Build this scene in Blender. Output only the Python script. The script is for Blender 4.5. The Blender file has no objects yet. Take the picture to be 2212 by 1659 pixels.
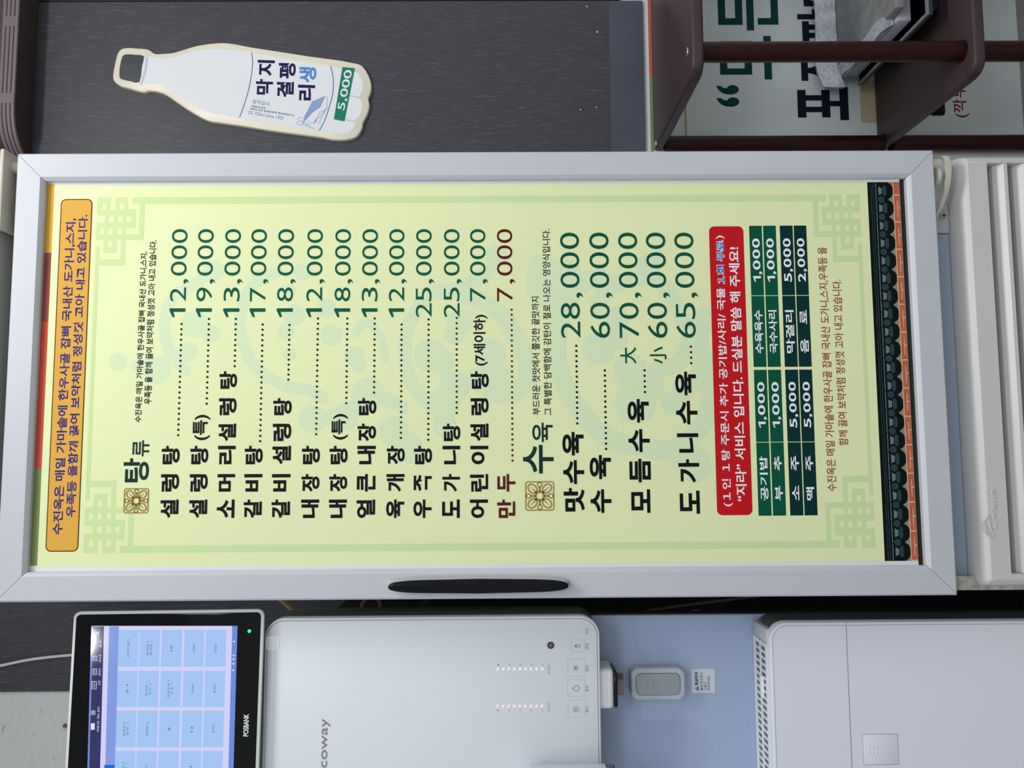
import bpy, bmesh, math, random
from mathutils import Vector, Matrix
random.seed(7)
sc = bpy.context.scene
COL = sc.collection

# ------------------------------------------------------------------ camera
# The photograph was taken with the phone on its side: the room's "up" points to the left of the picture.
F_PX, CX, CY = 1600.0, 829.5, 1106.0              # focal length and centre of the upright picture (1659 x 2212)
CAM = Vector((0.2068, -1.0201, 1.1593))
YAW, PITCH, ROLL = math.radians(4.712), math.radians(-0.370), math.radians(0.330)
fw = Vector((math.sin(YAW)*math.cos(PITCH), math.cos(YAW)*math.cos(PITCH), math.sin(PITCH)))
r0 = Vector((math.cos(YAW), -math.sin(YAW), 0)); d0 = fw.cross(r0)
RT = math.cos(ROLL)*r0 + math.sin(ROLL)*d0        # to the right in the room
DN = -math.sin(ROLL)*r0 + math.cos(ROLL)*d0       # down in the room
cam_d = bpy.data.cameras.new('camera'); cam = bpy.data.objects.new('camera', cam_d); COL.objects.link(cam)
cam_d.sensor_fit = 'HORIZONTAL'; cam_d.sensor_width = 36.0; cam_d.lens = 36.0*F_PX/2212.0
cam_d.clip_start = 0.01; cam_d.clip_end = 50
cam.matrix_world = Matrix(((DN.x, RT.x, -fw.x, CAM.x), (DN.y, RT.y, -fw.y, CAM.y), (DN.z, RT.z, -fw.z, CAM.z), (0, 0, 0, 1)))
sc.camera = cam

# ------------------------------------------------------------------ light
w = bpy.data.worlds.new('room_light'); sc.world = w; w.use_nodes = True
w.node_tree.nodes['Background'].inputs[0].default_value = (0.90, 0.955, 1.0, 1)
w.node_tree.nodes['Background'].inputs[1].default_value = 0.60
def area(name, loc, sx, sy, power, col, rot=(0, 0, 0), shape='RECTANGLE'):
    l = bpy.data.lights.new(name, 'AREA'); l.shape = shape; l.size = sx
    if shape == 'RECTANGLE': l.size_y = sy
    l.energy = power; l.color = col
    o = bpy.data.objects.new(name, l); COL.objects.link(o); o.location = loc; o.rotation_euler = rot
    return o
area('ceiling_panel_near_offscreen', (0.95, -0.78, 2.66), 1.3, 0.4, 25, (1.0, 0.985, 0.96))
area('ceiling_panel_far_offscreen', (0.8, -2.7, 2.66), 1.2, 1.2, 29, (0.95, 0.98, 1.0))
vs = sc.view_settings; vs.view_transform = 'Standard'; vs.look = 'None'; vs.gamma = 1.0; vs.use_curve_mapping = False
vs.exposure = 0.0

# ------------------------------------------------------------------ helpers: picture to place
def ray(x, y):
    return (fw*F_PX + RT*((1659.0-y)-CX) + DN*(x-CY)).normalized()
def P(x, y, Y):                                     # picture point on the upright plane at depth Y
    d = ray(x, y); t = (Y-CAM.y)/d.y
    return CAM + d*t
def PZ(x, y, z):                                    # picture point on the level plane at height z
    d = ray(x, y); t = (z-CAM.z)/d.z
    return CAM + d*t

_h = P(186, 1390, 0.048); _d = ray(186, 1390); _t = (2.66-_h.z)/_d.z      # the downlight hangs where the till glass mirrors it
area('ceiling_downlight_offscreen', (_h.x+_d.x*_t, _h.y-_d.y*_t, 2.66), 0.085, 0.085, 4, (1.0, 0.98, 0.95), shape='DISK')

# ------------------------------------------------------------------ helpers: materials
def lin(c):
    return tuple(((v/255.0)/12.92 if v/255.0 <= 0.04045 else ((v/255.0+0.055)/1.055)**2.4) for v in c)
MATS = {}
def mat(name, rgb, rough=0.5, spec=0.5, metal=0.0, var=0.0, vscale=6.0, bump=0.0, bscale=200.0, emit=0.0, coat=0.0, stretch=None, trans=0.0, ior=None):
    if name in MATS: return MATS[name]
    m = bpy.data.materials.new(name); m.use_nodes = True; nt = m.node_tree; b = nt.nodes['Principled BSDF']
    c = lin(rgb)
    b.inputs['Base Color'].default_value = (*c, 1); b.inputs['Roughness'].default_value = rough
    b.inputs['Specular IOR Level'].default_value = spec; b.inputs['Metallic'].default_value = metal
    if coat: b.inputs['Coat Weight'].default_value = coat; b.inputs['Coat Roughness'].default_value = 0.08
    if trans: b.inputs['Transmission Weight'].default_value = trans
    if ior: b.inputs['IOR'].default_value = ior
    if emit:
        b.inputs['Emission Color'].default_value = (*c, 1); b.inputs['Emission Strength'].default_value = emit
        b.inputs['Base Color'].default_value = (*[v*0.05 for v in c], 1)
    if var or bump:
        tc = nt.nodes.new('ShaderNodeTexCoord'); mp = nt.nodes.new('ShaderNodeMapping')
        nt.links.new(tc.outputs['Object'], mp.inputs[0])
        if stretch: mp.inputs['Scale'].default_value = stretch
    if var:
        n = nt.nodes.new('ShaderNodeTexNoise'); n.inputs['Scale'].default_value = vscale; n.inputs['Detail'].default_value = 6
        nt.links.new(mp.outputs[0], n.inputs['Vector'])
        r = nt.nodes.new('ShaderNodeValToRGB'); nt.links.new(n.outputs[0], r.inputs[0])
        r.color_ramp.elements[0].position = 0.3; r.color_ramp.elements[1].position = 0.7
        r.color_ramp.elements[0].color = (*[v*(1-var) for v in c], 1); r.color_ramp.elements[1].color = (*[min(1, v*(1+var)) for v in c], 1)
        nt.links.new(r.outputs[0], b.inputs['Base Color'])
    if bump:
        n2 = nt.nodes.new('ShaderNodeTexNoise'); n2.inputs['Scale'].default_value = bscale; n2.inputs['Detail'].default_value = 4
        nt.links.new(mp.outputs[0], n2.inputs['Vector'])
        bp = nt.nodes.new('ShaderNodeBump'); bp.inputs['Strength'].default_value = bump; bp.inputs['Distance'].default_value = 0.002
        nt.links.new(n2.outputs[0], bp.inputs['Height']); nt.links.new(bp.outputs[0], b.inputs['Normal'])
    MATS[name] = m
    return m

def wood_mat(name, base, streak, rough=0.42):
    m = bpy.data.materials.new(name); m.use_nodes = True; nt = m.node_tree; b = nt.nodes['Principled BSDF']
    tc = nt.nodes.new('ShaderNodeTexCoord')
    def noise(scale, det, vec):
        mp = nt.nodes.new('ShaderNodeMapping'); mp.inputs['Scale'].default_value = vec; nt.links.new(tc.outputs['Object'], mp.inputs[0])
        n = nt.nodes.new('ShaderNodeTexNoise'); n.inputs['Scale'].default_value = scale; n.inputs['Detail'].default_value = det
        n.inputs['Roughness'].default_value = 0.65
        nt.links.new(mp.outputs[0], n.inputs['Vector']); return n
    a = noise(1.0, 8, (420, 420, 22)); g = noise(1.0, 5, (900, 900, 30))
    r = nt.nodes.new('ShaderNodeValToRGB'); nt.links.new(a.outputs[0], r.inputs[0])
    r.color_ramp.elements[0].position = 0.35; r.color_ramp.elements[0].color = (*[v*0.8 for v in lin(base)], 1)
    r.color_ramp.elements[1].position = 0.62; r.color_ramp.elements[1].color = (*lin(base), 1)
    r2 = nt.nodes.new('ShaderNodeValToRGB'); nt.links.new(g.outputs[0], r2.inputs[0])
    r2.color_ramp.elements[0].position = 0.57; r2.color_ramp.elements[0].color = (0, 0, 0, 1)
    r2.color_ramp.elements[1].position = 0.74; r2.color_ramp.elements[1].color = (0.8, 0.8, 0.8, 1)
    mx = nt.nodes.new('ShaderNodeMix'); mx.data_type = 'RGBA'
    nt.links.new(r2.outputs[0], mx.inputs[0]); nt.links.new(r.outputs[0], mx.inputs[6]); mx.inputs[7].default_value = (*lin(streak), 1)
    nt.links.new(mx.outputs[2], b.inputs['Base Color'])
    b.inputs['Roughness'].default_value = rough; b.inputs['Specular IOR Level'].default_value = 0.35
    bp = nt.nodes.new('ShaderNodeBump'); bp.inputs['Strength'].default_value = 0.15; bp.inputs['Distance'].default_value = 0.001
    nt.links.new(g.outputs[0], bp.inputs['Height']); nt.links.new(bp.outputs[0], b.inputs['Normal'])
    return m

def marble_mat():
    m = bpy.data.materials.new('grey_stone'); m.use_nodes = True; nt = m.node_tree; b = nt.nodes['Principled BSDF']
    tc = nt.nodes.new('ShaderNodeTexCoord'); mp = nt.nodes.new('ShaderNodeMapping')
    mp.inputs['Rotation'].default_value = (0, math.radians(35), 0); mp.inputs['Scale'].default_value = (1, 1, 2.6)
    nt.links.new(tc.outputs['Object'], mp.inputs[0])
    n = nt.nodes.new('ShaderNodeTexNoise'); n.inputs['Scale'].default_value = 48; n.inputs['Detail'].default_value = 8; n.inputs['Distortion'].default_value = 0.6
    nt.links.new(mp.outputs[0], n.inputs['Vector'])
    r = nt.nodes.new('ShaderNodeValToRGB'); nt.links.new(n.outputs[0], r.inputs[0])
    e = r.color_ramp.elements
    e[0].position = 0.29; e[0].color = (*lin((156, 156, 154)), 1); e[1].position = 0.34; e[1].color = (*lin((212, 213, 212)), 1)
    q = e.new(0.75); q.color = (*lin((220, 221, 221)), 1)
    nt.links.new(r.outputs[0], b.inputs['Base Color']); b.inputs['Roughness'].default_value = 0.5
    return m

# ------------------------------------------------------------------ helpers: shapes
class MB:
    def __init__(s): s.v = []; s.f = []
    def add(s, vs, fs):
        o = len(s.v); s.v += [tuple(v) for v in vs]; s.f += [tuple(i+o for i in f) for f in fs]; return s
    def box(s, x0, x1, y0, y1, z0, z1):
        vs = [(x, y, z) for z in (z0, z1) for y in (y0, y1) for x in (x0, x1)]
        return s.add(vs, [(0, 2, 3, 1), (4, 5, 7, 6), (0, 1, 5, 4), (1, 3, 7, 5), (3, 2, 6, 7), (2, 0, 4, 6)])
    def loops(s, rings, cap0=True, cap1=True):       # rings of equal length, skinned in order
        n = len(rings[0]); o = len(s.v)
        for r in rings: s.v += [tuple(p) for p in r]
        for k in range(len(rings)-1):
            for i in range(n):
                j = (i+1) % n
                s.f.append((o+k*n+i, o+k*n+j, o+(k+1)*n+j, o+(k+1)*n+i))
        if cap0: s.f.append(tuple(o+i for i in reversed(range(n))))
        if cap1: s.f.append(tuple(o+(len(rings)-1)*n+i for i in range(n)))
        return s
    def rbox(s, x0, x1, y0, y1, z0, z1, r, seg=3):
        bm = bmesh.new(); bmesh.ops.create_cube(bm, size=1.0)
        for v in bm.verts:
            v.co = Vector(((x0+x1)/2+v.co.x*(x1-x0), (y0+y1)/2+v.co.y*(y1-y0), (z0+z1)/2+v.co.z*(z1-z0)))
        bmesh.ops.bevel(bm, geom=bm.edges[:], offset=r, segments=seg, affect='EDGES', profile=0.5)
        bm.verts.index_update()
        s.add([v.co[:] for v in bm.verts], [[v.index for v in f.verts] for f in bm.faces]); bm.free()
        return s
    def cyl(s, a, b, r, n=20, r2=None):
        a = Vector(a); b = Vector(b); r2 = r if r2 is None else r2
        d = (b-a).normalized(); u = d.orthogonal().normalized(); w_ = d.cross(u)
        ring = lambda c, q: [c+(u*math.cos(2*math.pi*i/n)+w_*math.sin(2*math.pi*i/n))*q for i in range(n)]
        return s.loops([ring(a, r), ring(b, r2)])
    def tube(s, pts, r, n=10):
        pts = [Vector(p) for p in pts]; rings = []; u = None
        for i, p in enumerate(pts):
            d = (pts[min(i+1, len(pts)-1)]-pts[max(i-1, 0)]).normalized()
            u = d.orthogonal().normalized() if u is None else (u-d*u.dot(d)).normalized()
            w_ = d.cross(u)
            rings.append([p+(u*math.cos(2*math.pi*k/n)+w_*math.sin(2*math.pi*k/n))*r for k in range(n)])
        return s.loops(rings)
    def build(s, name, m, parent=None, smooth=True, angle=35):
        me = bpy.data.meshes.new(name); me.from_pydata(s.v, [], s.f)
        bm = bmesh.new(); bm.from_mesh(me); bmesh.ops.recalc_face_normals(bm, faces=bm.faces); bm.to_mesh(me); bm.free()
        if smooth:
            me.polygons.foreach_set('use_smooth', [len(p.vertices) <= 8 for p in me.polygons]); me.set_sharp_from_angle(angle=math.radians(angle))
        me.materials.append(m)
        o = bpy.data.objects.new(name, me); COL.objects.link(o)
        if parent is not None: attach(o, parent)
        return o
def world_of(q):
    m = Matrix.Translation(q.location)
    return m if q.parent is None else world_of(q.parent) @ q.matrix_parent_inverse @ m
def attach(o, parent):
    o.parent = parent; o.matrix_parent_inverse = world_of(parent).inverted()
def tag(o, label, cat, group=None):
    o['label'] = label; o['category'] = cat
    if group: o['group'] = group
    return o
def thing(name, label, cat, loc, group=None):
    o = bpy.data.objects.new(name, None); COL.objects.link(o); o.location = loc; o.empty_display_size = 0.05
    return tag(o, label, cat, group)
def struct(o): o['kind'] = 'structure'; return o

def rrect(x0, x1, z0, z1, r, n=6):                   # rounded rectangle outline, anticlockwise seen from the room
    pts = []
    for cx, cz, a0 in ((x1-r, z1-r, 0), (x0+r, z1-r, 90), (x0+r, z0+r, 180), (x1-r, z0+r, 270)):
        for i in range(n+1):
            a = math.radians(a0+90*i/n); pts.append((cx+r*math.cos(a), cz+r*math.sin(a)))
    return pts
def rslab(mb, x0, x1, z0, z1, r, yf, yb, c=0.001, n=8):   # rounded upright slab with eased front edge
    def ring(k, y): return [(x, y, z) for x, z in rrect(x0+k, x1-k, z0+k, z1-k, max(r-k, 1e-4), n)]
    rings = [ring(c, yf), ring(c*0.3, yf+c*0.3), ring(0, yf+c), ring(0, yb)]
    return mb.loops(rings)
def offset_loop(pts, d):                              # move a closed outline along its normals
    n = len(pts); out = []
    area2 = sum(pts[i][0]*pts[(i+1) % n][1]-pts[(i+1) % n][0]*pts[i][1] for i in range(n))
    sgn = 1 if area2 > 0 else -1
    for i in range(n):
        a = Vector(pts[i-1]); b = Vector(pts[i]); c = Vector(pts[(i+1) % n])
        e1 = (b-a).normalized(); e2 = (c-b).normalized()
        nn = Vector((e1.y+e2.y, -e1.x-e2.x))
        nn = nn.normalized() if nn.length > 1e-9 else Vector((e1.y, -e1.x))
        out.append(tuple(b+nn*d*sgn))
    return out
def smooth_loop(pts, k=3):                            # Catmull-Rom through a closed outline
    n = len(pts); out = []
    for i in range(n):
        p0, p1, p2, p3 = (Vector(pts[(i+q) % n]) for q in (-1, 0, 1, 2))
        for j in range(k):
            t = j/k
            out.append(tuple(0.5*((2*p1)+(p2-p0)*t+(2*p0-5*p1+4*p2-p3)*t*t+(3*p1-p0-3*p2+p3)*t*t*t)))
    return out
def smooth_path(pts, k=6):
    out = []; n = len(pts)
    for i in range(n-1):
        p0, p1, p2, p3 = (Vector(pts[min(max(i+q, 0), n-1)]) for q in (-1, 0, 1, 2))
        for j in range(k):
            t = j/k
            out.append(0.5*((2*p1)+(p2-p0)*t+(2*p0-5*p1+4*p2-p3)*t*t+(3*p1-p0-3*p2+p3)*t*t*t))
    out.append(Vector(pts[-1])); return out

# ------------------------------------------------------------------ helpers: flat print on an upright face
GLYPH = {}
def glyphs(s, bold=0.0, shear=0.0):
    key = (s, bold, shear)
    if key not in GLYPH:
        c = bpy.data.curves.new('lettering', 'FONT'); c.body = s; c.size = 1.0; c.offset = bold; c.shear = shear; c.resolution_u = 4
        o = bpy.data.objects.new('lettering', c); COL.objects.link(o)
        dg = bpy.context.evaluated_depsgraph_get()
        me = bpy.data.meshes.new_from_object(o.evaluated_get(dg))
        GLYPH[key] = ([v.co[:2] for v in me.vertices], [tuple(p.vertices) for p in me.polygons])
        bpy.data.objects.remove(o); bpy.data.curves.remove(c); bpy.data.meshes.remove(me)
    return GLYPH[key]
class Face:                                           # an upright face at depth Y that carries print
    def __init__(s, Y, parent): s.Y = Y; s.parent = parent
    def ab(s, x, y): p = P(x, y, s.Y); return (p.x, p.z)
    def pt(s, a, b, up=0.0004): return (a, s.Y-up, b)
    def poly(s, pts, name, m, up=0.0003, mb=None):    # pts in picture pixels
        return s.polyab([s.ab(*p) for p in pts], name, m, up, mb)
    def polyab(s, pts, name, m, up=0.0003, mb=None):
        own = mb is None; mb = mb or MB()
        mb.add([s.pt(a, b, up) for a, b in pts], [tuple(range(len(pts)))])
        return mb.build(name, m, s.parent, False) if own else mb
    def rect(s, xt, xb, yl, yr, name=None, m=None, up=0.0003, r=0.0, mb=None):   # xt, xb measured at the left end yl
        a0, b1 = s.ab(xt, yl); _, b0 = s.ab(xb, yl); a1, _ = s.ab((xt+xb)/2, yr)
        pts = rrect(a0, a1, b0, b1, r) if r else [(a0, b0), (a1, b0), (a1, b1), (a0, b1)]
        return s.polyab(pts, name, m, up, mb)
    def text(s, string, xt, xb, yl, yr, m=None, mb=None, bold=0.0, ref=None, up=0.0005, name='lettering', shear=0.0):
        vs_, fs = glyphs(string, bold, shear)
        rv = glyphs(ref, bold)[0] if ref else vs_
        y0 = min(v[1] for v in rv); y1 = max(v[1] for v in rv); x0 = min(v[0] for v in vs_); x1 = max(v[0] for v in vs_)
        a0, b1 = s.ab(xt, yl); _, b0 = s.ab(xb, yl); a1, _ = s.ab((xt+xb)/2, yr)
        own = mb is None; mb = mb or MB()
        mb.add([s.pt(a0+(v[0]-x0)/(x1-x0)*(a1-a0), b0+(v[1]-y0)/(y1-y0)*(b1-b0), up) for v in vs_], fs)
        return mb.build(name, m, s.parent, False) if own else mb
    def textq(s, string, q, m=None, mb=None, bold=0.0, ref=None, up=0.0005, name='lettering'):   # q: picture pixels of bottom-left, bottom-right, top-right, top-left
        vs_, fs = glyphs(string, bold); rv = glyphs(ref, bold)[0] if ref else vs_
        y0 = min(v[1] for v in rv); y1 = max(v[1] for v in rv); x0 = min(v[0] for v in vs_); x1 = max(v[0] for v in vs_)
        A, B, C, D = (Vector(s.ab(*p)) for p in q)
        own = mb is None; mb = mb or MB(); out = []
        for v in vs_:
            u = (v[0]-x0)/(x1-x0); t = (v[1]-y0)/(y1-y0)
            p = A*(1-u)*(1-t)+B*u*(1-t)+C*u*t+D*(1-u)*t
            out.append(s.pt(p.x, p.y, up))
        mb.add(out, fs)
        return mb.build(name, m, s.parent, False) if own else mb
    def dots(s, x, yl, yr, step, dia, m=None, mb=None, up=0.0005, n=8):
        own = mb is None; mb = mb or MB()
        (a0, b), (a1, _) = s.ab(x, yl), s.ab(x, yr); r = dia/2*1.02/F_PX; k = max(1, round(abs(yl-yr)/step))
        for i in range(k+1):
            a = a0+(a1-a0)*i/k
            mb.add([s.pt(a+r*math.cos(2*math.pi*j/n), b+r*math.sin(2*math.pi*j/n), up) for j in range(n)], [tuple(range(n))])
        return mb.build('leader_dots', m, s.parent, False) if own else mb
    def stroke(s, pts, wpx, mb, up=0.0003, cap=True, ab=False):   # ribbon along a path, width in pixels
        path = [Vector(p if ab else s.ab(*p)) for p in pts]
        h = wpx/2*(s.Y-CAM.y)/F_PX
        L, R = [], []
        for i, p in enumerate(path):
            d = (path[min(i+1, len(path)-1)]-path[max(i-1, 0)])
            d = d.normalized() if d.length > 1e-9 else Vector((1, 0))
            nn = Vector((-d.y, d.x))*h; L.append(p+nn); R.append(p-nn)
        o = len(path)
        mb.add([s.pt(*p, up) for p in L]+[s.pt(*p, up) for p in R], [(i, i+1, o+i+1, o+i) for i in range(o-1)])
        if cap and h > 0.003:
            for p in (path[0], path[-1]): s.disc(p, h, mb, up+0.0000012)
        return mb
    def disc(s, p, r, mb, up=0.0003, n=20, sx=1.0):
        return mb.add([s.pt(p[0]+r*sx*math.cos(2*math.pi*j/n), p[1]+r*math.sin(2*math.pi*j/n), up) for j in range(n)], [tuple(range(n))])
    def blob(s, x, y, rpx, mb, up=0.0003): return s.disc(s.ab(x, y), rpx*(s.Y-CAM.y)/F_PX, mb, up)

def ink_mat(name, rgb): return mat(name, rgb, 0.5, 0.08)
# ------------------------------------------------------------------ materials
alu = mat('painted_aluminium', (196, 199, 208), 0.38, 0.5, 0.0, 0.02, 3.0)
white_plastic = mat('aged_white_plastic', (205, 204, 202), 0.35, 0.5, 0, 0.02, 5)
body_paint = mat('pale_enamel', (196, 198, 198), 0.45, 0.5, 0, 0.03, 8)
strip_paint = mat('blue_grey_enamel', (150, 164, 184), 0.45)
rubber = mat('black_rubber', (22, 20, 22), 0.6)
dark_glass = mat('dark_door_glass', (14, 14, 16), 0.08)
black_gloss = mat('black_gloss', (12, 12, 18), 0.22, 0.2, 0, 0.15, 60)
grey_plastic = mat('grey_plastic', (176, 176, 180), 0.4)
bracket_m = mat('ivory_bracket', (196, 190, 176), 0.45, 0.5, 0, 0.08, 40)
steel = mat('screw_steel', (190, 190, 188), 0.25, 0.5, 1.0)
wood = wood_mat('dark_wood_film', (70, 70, 77), (126, 127, 140))
tape_m = mat('blue_grey_tape', (78, 84, 98), 0.5, 0.4, 0, 0.10, 9, 0.25, 30)
stone = marble_mat()
shelf_m = mat('dark_brown_board', (60, 47, 49), 0.45, 0.35, 0, 0.14, 3, 0, 0, stretch=(2, 40, 2))
post_m = mat('brown_gloss_post', (44, 14, 15), 0.28, 0.25, 0, 0.15, 2, stretch=(20, 20, 1))
pw = mat('white_panel', (228, 234, 241), 0.35, 0.5)
pw2 = mat('white_rim', (236, 240, 245), 0.3, 0.5)
side_m = mat('dark_grey_side', (84, 90, 86), 0.22, 0.5)
recess_m = mat('blue_grey_recess', (168, 187, 219), 0.35, 0.5)

# ------------------------------------------------------------------ the setting
YW = 0.58
floor = struct(MB().box(-2.2, 2.6, -3.6, YW+0.1, -0.05, 0).build('floor', mat('grey_floor_tile', (150, 146, 140), 0.4, 0.5, 0, 0.05, 3), None, False))
struct(MB().box(-2.2, 2.6, YW, YW+0.1, 0, 2.7).build('wall_back', stone, None, False))
struct(MB().box(-2.2, 2.6, -3.6, YW+0.1, 2.7, 2.75).build('ceiling', mat('white_ceiling', (235, 235, 232), 0.7), None, False))
PT = 0.006                                            # film-covered boards on the wall
xm = 0.30; xl = P(80, 1494, YW-PT).x; xr = P(700, 3, YW-PT).x; zb_r = P(1391, 180, YW-PT).z
struct(MB().box(xl, xm, YW-PT, YW-0.0002, 0.0, 2.7).build('trim_1', wood, None, False))
struct(MB().box(xm+0.0005, xr, YW-PT, YW-0.0002, zb_r, 2.7).build('trim_2', wood, None, False))
struct(MB().box(xr+0.002, xr+0.05, YW-PT, YW-0.0002, zb_r+0.05, 2.7).build('trim_3', rubber, None, False))
YP = YW-PT
tp = [P(1318, 170, YP-0.0004), P(1391, 170, YP-0.0004)]
tag(MB().box(xm+0.001, xr-0.0005, YP-0.0008, YP, tp[1].z, tp[0].z).build('tape_strip', tape_m, None, False),
    'wide blue-grey tape strip along the bottom edge of the dark wood panel', 'tape')
for x, y, r in ((1290, 69, 2.4), (1288, 232, 1.6), (1254, 237, 1.8), (1268, 14, 2.0)):
    c = P(x, y, YP); MB().cyl((c.x, YP, c.z), (c.x, YP-0.0006, c.z), r*0.001, 7).build('chip', mat('bare_board', (205, 196, 180), 0.7), bpy.data.objects['trim_2'], False)

# ================================================================== showcase refrigerator
DW, DZ0, DZ1 = 0.622, 0.55, 1.85
fr = thing('showcase_refrigerator', 'tall upright showcase refrigerator with pale aluminium door frame and black handle', 'refrigerator', (DW/2, 0.3, 0))
zcab = P(2060.5, 680, 0.045).z-0.004                     # below this the machine compartment is hollow
MB().rbox(0.004, DW-0.004, 0.052, YP-0.012, zcab, 2.14, 0.003, 2).box(0.004, 0.012, 0.052, YP-0.012, 0.05, zcab).box(DW-0.012, DW-0.004, 0.052, YP-0.012, 0.05, zcab).box(0.012, DW-0.012, YP-0.02, YP-0.012, 0.05, zcab).box(0.012, DW-0.012, 0.052, YP-0.02, 0.05, 0.058).build('cabinet', body_paint, fr)
for x in (0.05, DW-0.05):
    for y in (0.10, 0.50): MB().cyl((x, y, 0.0), (x, y, 0.052), 0.02, 14).build('foot', rubber, fr)
RW = 0.0392
prof = [(0.0, 0.045), (0.0, 0.0025), (0.0025, 0.0), (RW-0.005, 0.0), (RW-0.001, 0.003), (RW, 0.0045), (RW, 0.022)]
G = 0.00035
def rail(side):
    a, b = [], []
    for d, y in prof:
        c = {'BL': (d, DZ0+d), 'BR': (DW-d, DZ0+d), 'TR': (DW-d, DZ1-d), 'TL': (d, DZ1-d)}
        p, q, ax = {'bottom': ('BL', 'BR', 0), 'top': ('TL', 'TR', 0), 'left': ('BL', 'TL', 1), 'right': ('BR', 'TR', 1)}[side]
        p = list(c[p]); q = list(c[q]); p[ax] += G; q[ax] -= G
        a.append((p[0], y, p[1])); b.append((q[0], y, q[1]))
    return MB().loops([a, b])
door = None
for sd in ('top', 'right', 'bottom', 'left'):
    rail(sd).build('door_rail', alu, fr, True, 25)
MB().box(0.012, DW-0.012, 0.030, 0.046, DZ0+0.012, DZ1-0.012).build('door_core', rubber, fr, False)
gk = MB(); i0, i1 = RW-0.001, RW+0.010
for x0, x1, z0, z1 in ((i0, DW-i0, DZ1-i1, DZ1-i0), (i0, DW-i0, DZ0+i0, DZ0+i1), (i0, i1, DZ0+i0, DZ1-i0), (DW-i1, DW-i0, DZ0+i0, DZ1-i0)):
    gk.box(x0, x1, 0.0125, 0.03, z0, z1)
gk.build('glass_gasket', rubber, fr, False)
MB().box(RW, DW-RW, 0.011, 0.0155, DZ0+RW+0.0005, DZ1-RW-0.0005).build('glass_pane', dark_glass, fr, False)
# handle: grey grip with a black tapered face
hx = lambda y: P(1030, y, -0.012).x
hz0, hz1 = P(1228, 1266, -0.012).z, P(838, 1266, -0.012).z
def handle_ring(k, y, sx=0.0):
    cz, hl = (hz0+hz1)/2, (hz1-hz0)/2
    cx = (hx(1282.5)+hx(1251))/2; hw = abs(hx(1251)-hx(1282.5))/2
    out = []
    for i in range(48):
        t = 2*math.pi*i/48; c, s = math.cos(t), math.sin(t)
        ez = math.copysign(abs(s)**0.22, s); ex = math.copysign(abs(c)**0.75, c)
        z = ez*(hl-k); wd = (hw-k)*(0.74+0.26*(1-ez*ez))
        out.append((cx+ex*wd+sx, y, cz+z))
    return out
MB().loops([handle_ring(0.0005, -0.0095, .0008), handle_ring(-0.0010, -0.0080, .0008), handle_ring(-0.0014, -0.002, .0008), handle_ring(-0.004, 0.0004, .0012)]).build('handle_grip', grey_plastic, fr)
MB().loops([handle_ring(0.002, -0.0128), handle_ring(0.0008, -0.0123), handle_ring(0.0, -0.0112), handle_ring(0.0, -0.0085)]).build('handle_face', black_gloss, fr)
# header above the door, hinges, lower strip and grille
zt = P(12, 700, 0.0).z
MB().rbox(0.0, DW+0.004, -0.012, 0.06, DZ1+0.022, 2.14, 0.006, 3).build('header_panel', mat('header_grey', (176, 176, 170), 0.5, 0.5, 0, 0.04, 9), fr)
a = P(20, 330, 0.012); MB().rbox(DW-0.112, DW+0.004, -0.008, 0.045, DZ1+0.0125, DZ1+0.0185, 0.002, 2).build('hinge_plate', bracket_m, fr)
MB().cyl((DW-0.016, 0.014, DZ1-0.001), (DW-0.016, 0.014, DZ1+0.013), 0.0085, 16).build('hinge_pin', bracket_m, fr)
zs0, zs1 = P(2052, 700, 0.046).z-0.004, P(2020, 700, 0.046).z+0.03
MB().box(0.012, DW-0.11, 0.044, 0.053, zs0, DZ0+0.02).build('lower_strip', strip_paint, fr, False)
MB().box(DW-0.109, DW-0.066, 0.042, 0.053, zs0, DZ0+0.02).build('hinge_base', grey_plastic, fr, False)
pb = [(DW-0.094, 0.036, DZ0-0.013), (DW-0.080, 0.020, DZ0-0.016), (DW-0.055, 0.008, DZ0-0.020), (DW-0.030, 0.004, DZ0-0.022), (DW-0.010, 0.006, DZ0-0.021), (DW-0.004, 0.016, DZ0-0.014), (DW-0.004, 0.03, DZ0-0.010)]
sp = smooth_path(pb, 5); rings = []
for p in sp: rings.append([(p.x-0.001, p.y-0.001, p.z+0.0035), (p.x+0.001, p.y-0.001, p.z-0.0035), (p.x+0.001, p.y+0.003, p.z-0.0035), (p.x-0.001, p.y+0.003, p.z+0.0035)])
MB().loops(rings).build('hinge_bracket', bracket_m, fr)
MB().cyl((DW-0.016, 0.014, DZ0-0.014), (DW-0.016, 0.014, DZ0+0.001), 0.0085, 16).cyl((DW-0.034, 0.016, DZ0-0.011), (DW-0.034, 0.016, DZ0-0.006), 0.014, 16).build('hinge_pin', bracket_m, fr)
s = P(2038, 466, 0.041); scr = MB().cyl((s.x, 0.0395, s.z), (s.x, 0.042, s.z), 0.0046, 16, 0.005).build('screw', steel, fr)
MB().box(s.x-0.003, s.x+0.003, 0.0390, 0.0397, s.z-0.0006, s.z+0.0006).box(s.x-0.0006, s.x+0.0006, 0.0390, 0.0397, s.z-0.003, s.z+0.003).build('screw_slot_shade', rubber, scr, False)  # black cross laid on the screw head, paints in the shade of its slot
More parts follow.
